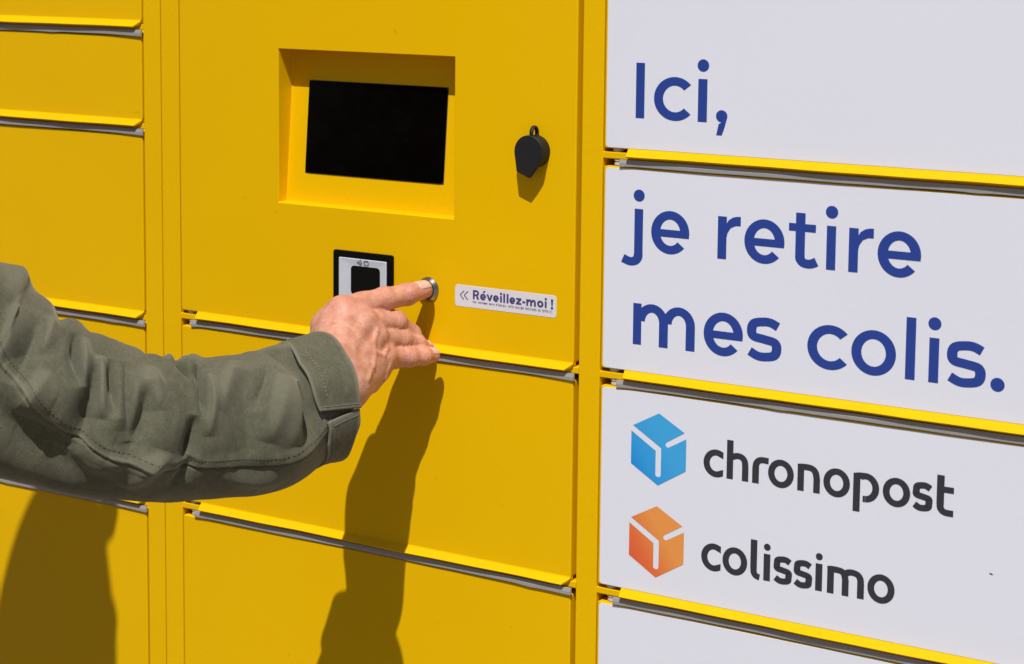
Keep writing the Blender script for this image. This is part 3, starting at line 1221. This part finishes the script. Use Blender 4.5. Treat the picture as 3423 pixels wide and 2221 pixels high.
# head, neck (seen only as the shadow on the doors)
HC = np.array([-1.224, -0.455, 0.098])
NB = np.array([-1.315, -0.560, -0.085])


def head_F(P):
    d = ball(P, HC + [0, 0, .035], (.064, .090, .092))
    d = smin(d, ball(P, HC + [.006, .025, -.050], (.062, .066, .090)), .03)
    d = smin(d, ball(P, HC + [.004, -.030, -.085], (.066, .060, .080)), .03)
    d = smin(d, capsule(P, HC + [.020, .100, -.012], HC + [.022, .122, -.042], .009, .014), .012)       # nose
    d = smin(d, ball(P, HC + [.018, .085, -.090], (.030, .024, .022)), .02)                              # chin
    for s_ in (-1, 1):
        d = smin(d, ball(P, HC + [s_ * .064, .0, -.010], (.010, .022, .032)), .008)                      # ears
        d = np.maximum(d, -ball(P, HC + [.012 + s_ * .033, .108, .012], .012))                           # eye sockets
    d = smin(d, capsule(P, HC + [-.01, -.02, -.06], NB, .055, .065), .03)
    return d


ARM = [W2, ctrl_pt(470, 990, .245), ctrl_pt(290, 980, .300), ctrl_pt(60, 905, .350), ctrl_pt(-240, 700, .415), np.array([-1.25, -.545, -.085])]


def upper_F(P):
    d = head_F(P)
    for a, b in zip(ARM[:-1], ARM[1:]):
        d = smin(d, capsule(P, a, b, .020, .022), .02)
    return smin(d, capsule(P, ARM[-1], NB + [-.02, 0, -.03], .05, .06), .03)


_lo = np.minimum(np.minimum(HC, NB), np.array(ARM).min(0)) - .13
_hi = np.maximum(np.maximum(HC, NB), np.array(ARM).max(0)) + .13
kv, kf = surface_nets(upper_F, _lo, _hi, 0.007)
allv = np.concatenate([hv, kv])
# weld the wrist of the hand to the forearm inside the sleeve
hi_ = int(np.argmin(np.linalg.norm(hv - (W2 + (W2 - WR) * .3), axis=1)))
hq = hf[np.argmax((hf == hi_).any(1))]
kq_i = int(np.argmin(np.linalg.norm(kv - hv[hi_], axis=1)))
kq = kf[np.argmax((kf == kq_i).any(1))] + len(hv)
link = [[hq[i], hq[(i + 1) % 4], kq[(i + 1) % 4], kq[i]] for i in range(4)]
allf = np.concatenate([hf, kf + len(hv), np.array(link)])
body = mesh_obj('body', allv + LIFT - PLOC, allf, m_skin, person, smooth=True)
fl = np.zeros(len(allv))
for j_, r_, a_ in ((iT, .014, .75), (iD, .010, .35), (iP, .012, .5), (iM, .014, .40), (mM, .012, .35), (mP, .011, .45), (rM, .011, .35), (rP, .010, .35), (pM, .012, .4),
                   (pP, .010, .35), (pT, .013, .65), (rT, .012, .5), (mT, .012, .5)):
    fl = np.maximum(fl, a_ * np.exp(-(np.linalg.norm(allv - j_, axis=1) / r_) ** 2))
at_d = body.data.attributes.new('flush', 'FLOAT', 'POINT')
at_d.data.foreach_set('value', fl.astype(np.float32))

# nails: thin curved plates lying on the finger ends
m_nail = plain('finger_nail', (0.66, 0.42, 0.33), 0.30, 0.5, var=0.06)


def nail(tip, prev, up_dir, width, length, back, rp_, rt_):
    ax_ = (tip - prev) / np.linalg.norm(tip - prev)
    nr = up_dir - (up_dir @ ax_) * ax_
    nr /= np.linalg.norm(nr)
    sd = np.cross(ax_, nr)
    nu, nv_ = 14, 12
    g = []
    for i in range(nu + 1):
        s_ = -back + (length) * i / nu
        for j in range(nv_ + 1):
            t = (j / nv_ - .5) * 2
            wl_ = width / 2 * (1 - 0.30 * max(0, (i / nu - .72) / .28) ** 2) * (1 - 0.45 * max(0, (.22 - i / nu) / .22) ** 2)
            ang = t * 0.80
            drc = math.cos(ang) * nr + math.sin(ang) * sd
            c_ = tip + ax_ * s_ + sd * (wl_ * t * 0.25)
            p = c_ + drc * .030
            for _ in range(40):
                dd = float(capsule(p[None, :], prev, tip, rp_ * .98, rt_)[0])
                if dd < 0.00005:
                    break
                p = p - drc * max(dd * .9, .00002)
            g.append(p + nr * (0.00055 - 0.0005 * abs(t) ** 3 - 0.0005 * max(0, (.15 - i / nu) / .15)))
    f = [(i * (nv_ + 1) + j, i * (nv_ + 1) + j + 1, (i + 1) * (nv_ + 1) + j + 1, (i + 1) * (nv_ + 1) + j) for i in range(nu) for j in range(nv_)]
    o = mesh_obj('nail', [q + LIFT - PLOC for q in g], f, m_nail, person, smooth=True)
    md = o.modifiers.new('thick', 'SOLIDIFY')
    md.thickness = 0.0004
    return o


upv = np.array([0, 0, 1.0])
tocam = (CAM - iT) / np.linalg.norm(CAM - iT)
nail(iT, iD, upv * 0.9 + tocam * 0.45, .0120, .0150, .0085, .0090, .0076)
nail(pT, pD, upv * 0.85 + tocam * 0.5, .0085, .0115, .0065, .0082, .0064)
nail(rT, rD, upv * 0.95 + tocam * 0.3, .0085, .0115, .0065, .0084, .0066)

# ------------------------------------------------------------------ olive jacket
m_twill, n, l, b = new_mat('olive_cotton_twill')
uv = n.new('ShaderNodeUVMap')
uv.uv_map = 'cloth'
mp = n.new('ShaderNodeMapping')
mp.inputs['Rotation'].default_value = (0, 0, math.radians(58))
l.new(uv.outputs[0], mp.inputs['Vector'])
wv = n.new('ShaderNodeTexWave')
wv.inputs['Scale'].default_value = 760.0
wv.inputs['Distortion'].default_value = 1.2
wv.inputs['Detail'].default_value = 2.0
wv.inputs['Detail Scale'].default_value = 6.0
l.new(mp.outputs[0], wv.inputs['Vector'])
v = objcoord(n, l)
wash = noise_node(n, l, v, 26.0, 5, 0.6)
fade = noise_node(n, l, v, 160.0, 4, 0.6)
c1 = mixc(n, l, ramp(n, l, wash, [(0.3, (0, 0, 0)), (0.72, (1, 1, 1))]), (0.064, 0.063, 0.037), (0.104, 0.102, 0.067))
c1 = mixc(n, l, ramp(n, l, fade, [(0.45, (0, 0, 0)), (0.75, (0.5, 0.5, 0.5))]), c1, (0.132, 0.131, 0.094))
c1 = mixc(n, l, 0.20, c1, mixc(n, l, wv.outputs['Fac'], (0.085, 0.085, 0.058), (0.22, 0.21, 0.155)))
grain = ramp(n, l, noise_node(n, l, v, 620.0, 2, 0.7), [(0.30, (0.80, 0.80, 0.80)), (0.70, (1.18, 1.18, 1.18))])
c1 = mixc(n, l, 1.0, c1, grain, 'MULTIPLY')
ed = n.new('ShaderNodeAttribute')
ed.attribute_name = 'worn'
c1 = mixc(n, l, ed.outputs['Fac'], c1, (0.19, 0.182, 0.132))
l.new(c1, b.inputs['Base Color'])
setp(b, Roughness=0.88)
b.inputs['Specular IOR Level'].default_value = 0.15
b.inputs['Sheen Weight'].default_value = 0.25
b.inputs['Sheen Roughness'].default_value = 0.5
b.inputs['Sheen Tint'].default_value = (0.8, 0.78, 0.65, 1)
nn = bump(n, l, wv.outputs['Fac'], 0.22, 0.0003)
nn = bump(n, l, fade, 0.25, 0.0012, nn)
mc = n.new('ShaderNodeMapping')
mc.inputs['Scale'].default_value = (95.0, 26.0, 1.0)
mc.inputs['Rotation'].default_value = (0, 0, math.radians(9))
l.new(uv.outputs[0], mc.inputs['Vector'])
cr1 = n.new('ShaderNodeTexNoise')
cr1.noise_type = 'RIDGED_MULTIFRACTAL'
cr1.inputs['Scale'].default_value = 1.0
cr1.inputs['Detail'].default_value = 3.0
cr1.inputs['Distortion'].default_value = 0.6
l.new(mc.outputs[0], cr1.inputs['Vector'])
nn = bump(n, l, cr1.outputs['Fac'], 0.28, 0.0028, nn)
l.new(nn, b.inputs['Normal'])
m_thread = plain('pale_thread', (0.26, 0.235, 0.16), 0.8, 0.2)
m_thread2 = plain('dark_thread', (0.085, 0.080, 0.055), 0.8, 0.2)


def spline(P, n_per=24):
    P = np.asarray(P, float)
    Q = []
    for i in range(len(P) - 1):
        p0, p1, p2, p3 = P[max(i - 1, 0)], P[i], P[i + 1], P[min(i + 2, len(P) - 1)]
        for t in np.linspace(0, 1, n_per, endpoint=False):
            Q.append(0.5 * ((2 * p1) + (-p0 + p2) * t + (2 * p0 - 5 * p1 + 4 * p2 - p3) * t * t + (-p0 + 3 * p1 - 3 * p2 + p3) * t ** 3))
    Q.append(P[-1])
    return np.array(Q)


# centre line: photo point, distance from the doors, half height and half depth of the sleeve
CL = [(752, 926, .142, 128, .95), (690, 938, .168, 135, .95), (625, 978, .200, 157, .95), (500, 995, .240, 158, .95), (385, 1000, .274, 160, .95),
      (290, 987, .302, 171, .95), (180, 957, .326, 182, .95), (60, 905, .346, 198, .95), (-80, 835, .372, 205, .95), (-240, 700, .415, 215, .95), (-390, 490, .470, 235, .95)]
ctrl = []
for px, py, d_, hh, kb in CL:
    c_ = at(px, py, d_)
    mmpp = np.linalg.norm(at(px, py + 1, d_) - c_)
    ctrl.append([*c_, hh * mmpp, hh * mmpp * kb])
ctrl = np.array(ctrl)
ctrl = np.vstack([ctrl, [-1.255, -0.545, -0.085, .085, .085]])
SP = spline(ctrl, 40)
seglen = np.linalg.norm(np.diff(SP[:, :3], axis=0), axis=1)
arc_s = np.concatenate([[0], np.cumsum(seglen)])


def frames(S):
    """centre, tangent (from cuff to shoulder), up-ish and lens-ish axes and radii along the arm"""
    c = np.stack([np.interp(S, arc_s, SP[:, k]) for k in range(5)], 1)
    Tn = np.stack([np.interp(S + .012, arc_s, SP[:, k]) - np.interp(S - .012, arc_s, SP[:, k]) for k in range(3)], 1)
    Tn /= np.linalg.norm(Tn, axis=1)[:, None]
    view = CAM - c[:, :3]
    view /= np.linalg.norm(view, axis=1)[:, None]
    E1 = np.cross(Tn, view)
    E1 /= np.linalg.norm(E1, axis=1)[:, None]
    E1 *= np.sign(E1[:, 2:3] + 1e-9)
    E2 = np.cross(E1, Tn)
    E2 *= np.sign((E2 * view).sum(1))[:, None]
    return c[:, :3], Tn, E1, E2, c[:, 3], c[:, 4]


def vnoise(x, y, z=0.0):
    return noise.noise(Vector((x, y, z)))


FOLD_GAIN = 2.9
# folds: (s mm, angle deg) start -> end, depth mm (+ ridge, - valley), width mm
FOLDS = [
    ((230, 40), (216, 66), -5, 6), ((222, 42), (206, 82), 4, 7), ((200, 50), (192, 80), -4.2, 6.0),
    ((208, 60), (204, 104), -7, 9), ((206, 50), (198, 82), 4.5, 7), ((192, 48), (186, 86), 2.2, 7.5),
    ((190, 50), (182, 92), -4, 5.5), ((182, 62), (180, 96), 2.5, 6), ((176, 64), (178, 106), -4.5, 9),
    ((148, 16), (136, 36), -3.8, 6.5), ((154, 16), (126, 26), 3.5, 6), ((126, 32), (130, 72), -4.5, 5.5),
    ((120, 46), (126, 86), 3, 8), ((140, 84), (144, 110), -4, 10), ((94, 54), (97, 108), -3, 18),
    ((66, 62), (80, 98), 3, 13), ((54, 78), (58, 118), -4.5, 9), ((60, 68), (66, 106), 2, 8),
    ((164, 112), (172, 140), 5, 9), ((140, 118), (148, 140), -5, 9), ((102, 126), (76, 130), -2, 9),
    ((110, 136), (76, 148), 3, 12), ((200, 110), (216, 134), -2.2, 16), ((182, 120), (194, 136), 3, 10),
    ((236, 104), (208, 120), -2.4, 18), ((232, 78), (236, 104), 3, 16), ((258, 46), (256, 82), -4, 12),
    ((252, 34), (248, 58), 2.5, 8), ((298, 44), (270, 68), 3, 14), ((72, 44), (86, 72), -2.5, 8),
    ((96, 32), (114, 68), 2, 10), ((174, 42), (170, 68), 2.2, 8),
    ((308, -40), (304, 24), 4.2, 30), ((255, -30), (250, 26), -2.6, 8), ((232, -30), (224, 20), -1.5, 16), ((176, -20), (170, 24), -2.0, 7), ((122, -20), (118, 20), 1.5, 9),
]


def seam_angle(s):
    return np.interp(s, [0, .040, .060, .102, .148, .172, .190, .212, .238, .282, .5], [146, 139, 129, 125, 121, 119, 116, 109, 95, 77, 68])


def fold_disp(s, th):
    """radial displacement in metres for arrays s (m) and th (deg, 0 top, 90 towards the lens)"""
    d = np.zeros_like(s)
    S = s * 1000
    for (s0, t0), (s1, t1), dep, wid in FOLDS:
        k = 0.9                                    # mm of cloth per degree
        ax, ay = S - s0, (th - t0) * k
        bx, by = s1 - s0, (t1 - t0) * k
        L2 = bx * bx + by * by
        t = np.clip((ax * bx + ay * by) / L2, -0.25, 1.25)
        q = np.hypot(ax - t * bx, ay - t * by)
        env = np.clip(1 - ((t - .5) / .75) ** 2, 0, 1)
        d += FOLD_GAIN * dep * .001 * env * np.exp(-(np.abs(q) / (wid * .85)) ** 1.6 * 1.5)
    return d


NS, NT = 520, 420
S0, S1 = 0.010, arc_s[-1]
sv = np.concatenate([np.linspace(S0, .30, 430), np.linspace(.30, S1, NS - 430 + 1)[1:]])
tv = np.linspace(-180, 180, NT + 1)[:-1]
SS, TT = np.meshgrid(sv, tv, indexing='ij')
disp = fold_disp(SS, TT) * (1 - .60 * np.clip((TT - 112) / 14, 0, 1) * (SS < .32))
# soft random drape, stretched round the arm
nz = np.zeros_like(SS)
for i, s_ in enumerate(sv):
    for j in range(0, NT, 3):
        a = math.radians(tv[j])
        nz[i, j:j + 3] = vnoise(s_ * 26, math.cos(a) * .9, math.sin(a) * .9 + 3) * .0020 + vnoise(s_ * 75 + 9, math.cos(a) * 1.6, math.sin(a) * 1.6) * .0007
kk = np.array([1, 2, 3, 2, 1.]) / 9
for _ in range(2):
    nz = sum(w_ * np.roll(nz, o_, 1) for w_, o_ in zip(kk, (-2, -1, 0, 1, 2)))
disp += nz
# small sharp creases gathered on the inside of the elbow and behind the cuff
cz_ = np.zeros_like(SS)
for i, s_ in enumerate(sv):
    if s_ > .31:
        break
    for j in range(0, NT, 2):
        t_ = tv[j]
        if -50 < t_ < 175:
            a = vnoise(s_ * 62 + .012 * t_, t_ * .016, 7.0) + .45 * vnoise(s_ * 120 - .02 * t_, t_ * .03, 2.0)
            cz_[i, j:j + 2] = max(0.0, 1 - abs(a) * 5.5) ** 1.5
m_s = 0.35 + 0.65 * np.exp(-((SS - .185) / .060) ** 2) + 0.3 * np.exp(-((SS - .075) / .025) ** 2)
m_t = np.exp(-((TT - 68) / 62) ** 4)
cz_ = (cz_ + np.roll(cz_, 1, 1) + np.roll(cz_, -1, 1)) / 3
disp -= .0005 * cz_ * m_s * m_t
hol = TT - seam_angle(SS)
disp -= .0135 * np.exp(-((hol - 27) / 20) ** 2) * np.clip((SS - .165) / .05, 0, 1)       # cloth hangs in below the seam at the elbow
# flat felled seam: upper cloth lies over the lower one
q = (TT - seam_angle(SS)) * .92e-3
disp += np.where(q < 0, 0.0013 * np.exp(-(q / .0085) ** 4), 0) - 0.0012 * np.exp(-((q - .0012) / .0012) ** 2)
pk = np.sin(SS * 1000 / 5.2 * 2 * math.pi / 3 + 4 * np.sin(SS * 90))
disp += 0.00035 * pk * np.exp(-((q + .005) / .006) ** 2)
C, Tn, E1, E2, RA, RB = frames(sv)
ca, sa = np.cos(np.radians(TT)), np.sin(np.radians(TT))
flare = np.interp(sv, [S0, S0 + .012, S0 + .03], [-.004, -.002, 0])[:, None]
w_s = np.clip((.066 - SS) / .022, 0, 1)
w_s = w_s * w_s * (3 - 2 * w_s)
w_t = np.clip((TT - 20) / 30, 0, 1) * np.clip((170 - TT) / 30, 0, 1)
disp = disp - .0050 * w_s * np.exp(-((TT - 108) / 24) ** 2) - .0062 * w_s * w_t - .0010 * w_s + .0055 * w_s * np.clip((45 - np.abs(TT + 5)) / 40, 0, 1)           # drawn in below the stiff cuff
RRa = RA[:, None] + disp + flare
RRb = RB[:, None] + disp + flare
P3 = C[:, None, :] + E1[:, None, :] * (RRa * ca)[..., None] + E2[:, None, :] * (RRb * sa)[..., None]


def cloth_mesh(name, P3, closed, parent, uvs, worn=None, mat=m_twill, thick=0.0009):
    a, b_ = P3.shape[:2]
    I = np.arange(a * b_).reshape(a, b_)
    if closed:
        J = np.roll(I, -1, 1)
        f = np.stack([I[:-1], J[:-1], J[1:], I[1:]], -1).reshape(-1, 4)
    else:
        f = np.stack([I[:-1, :-1], I[:-1, 1:], I[1:, 1:], I[1:, :-1]], -1).reshape(-1, 4)
    vv = P3.reshape(-1, 3)
    o = mesh_obj(name, vv + LIFT - PLOC, f, mat, parent, smooth=True)
    me = o.data
    lay = me.uv_layers.new(name='cloth')
    li = np.empty(len(me.loops), int)
    me.loops.foreach_get('vertex_index', li)
    lay.data.foreach_set('uv', uvs.reshape(-1, 2)[li].astype(np.float32).ravel())
    w_ = me.attributes.new('worn', 'FLOAT', 'POINT')
    w_.data.foreach_set('value', (np.zeros(a * b_) if worn is None else worn.ravel()).astype(np.float32))
    md = o.modifiers.new('cloth', 'SOLIDIFY')
    md.thickness = thick
    md.offset = 0
    bm = bmesh.new()
    bm.from_mesh(me)
    bmesh.ops.recalc_face_normals(bm, faces=bm.faces)
    bm.to_mesh(me)
    bm.free()
    return o


uvs = np.stack([SS, TT * .92e-3], -1)
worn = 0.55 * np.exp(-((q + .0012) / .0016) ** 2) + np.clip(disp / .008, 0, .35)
jacket = cloth_mesh('jacket_sleeve', P3, True, person, uvs, np.clip(worn, 0, 1))


def on_sleeve(s, th, lift=0.0008):
    """point on the finished sleeve"""
    i = np.interp(s, sv, np.arange(len(sv)))
    j = (th + 180) / 360 * NT
    i0, j0 = int(min(i, len(sv) - 2)), int(j) % NT
    a = P3[i0, j0] * (1 - (i - i0)) + P3[i0 + 1, j0] * (i - i0)
    b_ = P3[i0, (j0 + 1) % NT] * (1 - (i - i0)) + P3[i0 + 1, (j0 + 1) % NT] * (i - i0)
    p = a * (1 - j % 1) + b_ * (j % 1)
    c_ = np.array([np.interp(s, sv, C[:, k]) for k in range(3)])
    nr = (p - c_) / np.linalg.norm(p - c_)
    return p + nr * lift


def stitches(name, pts, mat, parent, r=0.00032, on=0.62):
    """a row of short raised threads along the points"""
    g = MB()
    for a, b_ in zip(pts[:-1], pts[1:]):
        a, b_ = np.array(a), np.array(b_)
        b2 = a + (b_ - a) * on
        g.cyl(a, b2 - a, r, r, np.linalg.norm(b2 - a), n=5, smooth=True)
    o = g.build(name, mat, person)
    o['kind'] = 'stuff'
    return o


ss = np.arange(.04, .36, .0025)
stitches('seam_stitching', [on_sleeve(s_, float(seam_angle(s_)) - 6.5) for s_ in ss], m_thread2, person, r=.00024)

# cuff: a stiff doubled band, standing off the sleeve at its rear edge, open below with a tab
RINGS = []
for px_, py_, d_, ax_, r_ in ((750.5, 927, .145, (.227, .973, -.026), .0485), (678, 954, .172, (.337, .923, .187), .0480)):
    c_ = at(px_, py_, d_)
    ax_ = np.array(ax_) / np.linalg.norm(ax_)
    vw = (CAM - c_) / np.linalg.norm(CAM - c_)
    e1 = np.cross(ax_, vw)
    e1 *= np.sign(e1[2]) / np.linalg.norm(e1)
    e2 = np.cross(e1, ax_)
    e2 *= np.sign(e2 @ vw)
    RINGS.append((c_, ax_, e1, e2, r_))


def cuff_pt(u, th, lift=0.0):
    """u 0 front edge .. 1 rear edge"""
    a = math.radians(th)
    u = u * (1 - .42 * min(1.0, max(0.0, (52 - th) / 80)))
    out = np.zeros(3)
    for (c_, ax_, e1, e2, r_), w_ in zip(RINGS, (1 - u, u)):
        wob = 0.0010 * math.sin(2.2 * a + 1) + 0.0007 * math.sin(5 * a + 3 * u) + 0.0005 * math.sin(9 * a + 2)
        axo = 0.0012 * math.sin(3 * a + .4) + 0.0008 * math.sin(7 * a)
        out += w_ * (c_ + (r_ + wob + lift) * (math.cos(a) * e1 + .95 * math.sin(a) * e2) + ax_ * axo)
    return out


def cuff_patch(name, t0, t1, u0, u1, lift, nT=150, nU=44, sl0=0.0, sl1=0.0):
    us = np.linspace(u0, u1, nU)
    ts = np.linspace(0, 1, nT)
    ang = lambda u_, k: (t0 + sl0 * u_) * (1 - k) + (t1 + sl1 * u_) * k
    P = np.array([[cuff_pt(u_, ang(u_, t_), lift + 0.0003 * vnoise(u_ * 14, ang(u_, t_) * .11, lift * 900) + 0.0006 * math.exp(-(min(u_ - u0, u1 - u_) / .05) ** 2) - (0.0040 * max(0, (abs(ang(u_, t_) - 35) - 155) / 25) ** 2)
                           - 0.0005 * math.exp(-((u_ - .80) / .025) ** 2)) for t_ in ts] for u_ in us])
    U_, T_ = np.meshgrid(us, ts, indexing='ij')
    ed_ = np.minimum(np.minimum(U_ - u0, u1 - U_) / .05, np.minimum(T_, 1 - T_) * abs(t1 - t0) / 4.0)
    w_ = np.clip(0.8 * np.exp(-np.clip(ed_, 0, None) ** 2), 0, 1)
    return cloth_mesh(name, P, False, person, np.stack([U_ * .05, T_ * abs(t1 - t0) * .9e-3], -1), w_, thick=0.0022)


cuff_patch('cuff', -150, 103, 0.0, 1.0, 0.0014, sl1=-3)
cuff_patch('cuff_tab', 104, 215, 0.02, 0.90, -0.0006, nT=90, sl0=9)
cuff_patch('cuff_lining', -178, 182, 0.10, 0.97, -0.0040, nT=160, nU=12)
stitches('cuff_stitching', [cuff_pt(.74, t_, .0029) for t_ in np.arange(-30, 92, 3.4)], m_thread, person)
stitches('cuff_stitching', [cuff_pt(u_, 99 - 3 * u_, .0029) for u_ in np.arange(.06, .97, .055)], m_thread, person)
stitches('cuff_stitching', [cuff_pt(u_, 109 + 9 * u_, .0010) for u_ in np.arange(.06, .80, .055)], m_thread, person)

# rest of the figure, outside the picture: trunk, other arm, legs, shoes
SH = ctrl[-1][:3]
TR = np.array([-1.42, -.62, -.29])


def trunk_F(P):
    d = capsule(P, TR + [.02, 0, .16], TR + [0, 0, -.30], .150, .145)
    d = smin(d, capsule(P, SH + [-.01, -.01, -.005], TR + [-.16, -.06, .16], .078, .080), .06)
    d = smin(d, capsule(P, NB + [0, 0, -.02], NB + [-.01, -.01, -.08], .072, .09), .04)
    d = smin(d, capsule(P, TR + [-.19, -.06, .15], TR + [-.25, -.04, -.14], .066, .056), .04)
    d = smin(d, capsule(P, TR + [-.25, -.04, -.14], TR + [-.22, .08, -.36], .056, .046), .03)
    return d


def legs_F(P):
    d = capsule(P, TR + [0, 0, -.28], TR + [0, 0, -.36], .142, .135)
    for s_ in (-1, 1):
        hp, kn, an = TR + [s_ * .085, 0, -.36], TR + [s_ * .095, .03, -.68], TR + [s_ * .10, .0, -1.00]
        d = smin(d, smin(capsule(P, hp, kn, .088, .066), capsule(P, kn, an, .066, .052), .02), .03)
    return d


def shoe_F(P):
    d = None
    for s_ in (-1, 1):
        a = TR + [s_ * .10, -.06, -1.052]
        f = capsule(P, a, a + [s_ * .015, .20, -.006], .040, .034)
        d = f if d is None else np.minimum(d, f)
    return np.maximum(d, -(P[..., 2] + CAM_H - .001))


for nm, F_, lo_, hi_, mt in (('jacket', trunk_F, (-.36, -.24, -.48), (.28, .24, .40), plain('olive_cloth', (0.14, 0.135, 0.095), .85, .2, bscale=300)),
                             ('trousers', legs_F, (-.25, -.2, -1.09), (.25, .2, -.2), plain('dark_denim', (0.03, 0.035, 0.06), .85, .2, bscale=400)),
                             ('shoes', shoe_F, (-.22, -.16, -1.11), (.22, .24, -.99), plain('brown_leather', (0.07, 0.04, 0.025), .5))):
    a_, f_ = surface_nets(F_, TR + lo_, TR + hi_, 0.010)
    mesh_obj(nm, a_ + LIFT - PLOC, f_, mt, person, smooth=True)


def hair_F(P):
    d = ball(P, HC + [-.004, -.012, .048], (.071, .098, .092))
    return np.maximum(d, -ball(P, HC + [.02, .09, -.05], (.10, .085, .10)))


a_, f_ = surface_nets(hair_F, HC - .13, HC + .16, 0.006)
mesh_obj('hair', a_ + LIFT - PLOC, f_, plain('brown_hair', (0.05, 0.032, 0.02), .6, bscale=500), person, smooth=True)

for o in list(bpy.data.objects):
    if '_loc' in o:
        del o['_loc']
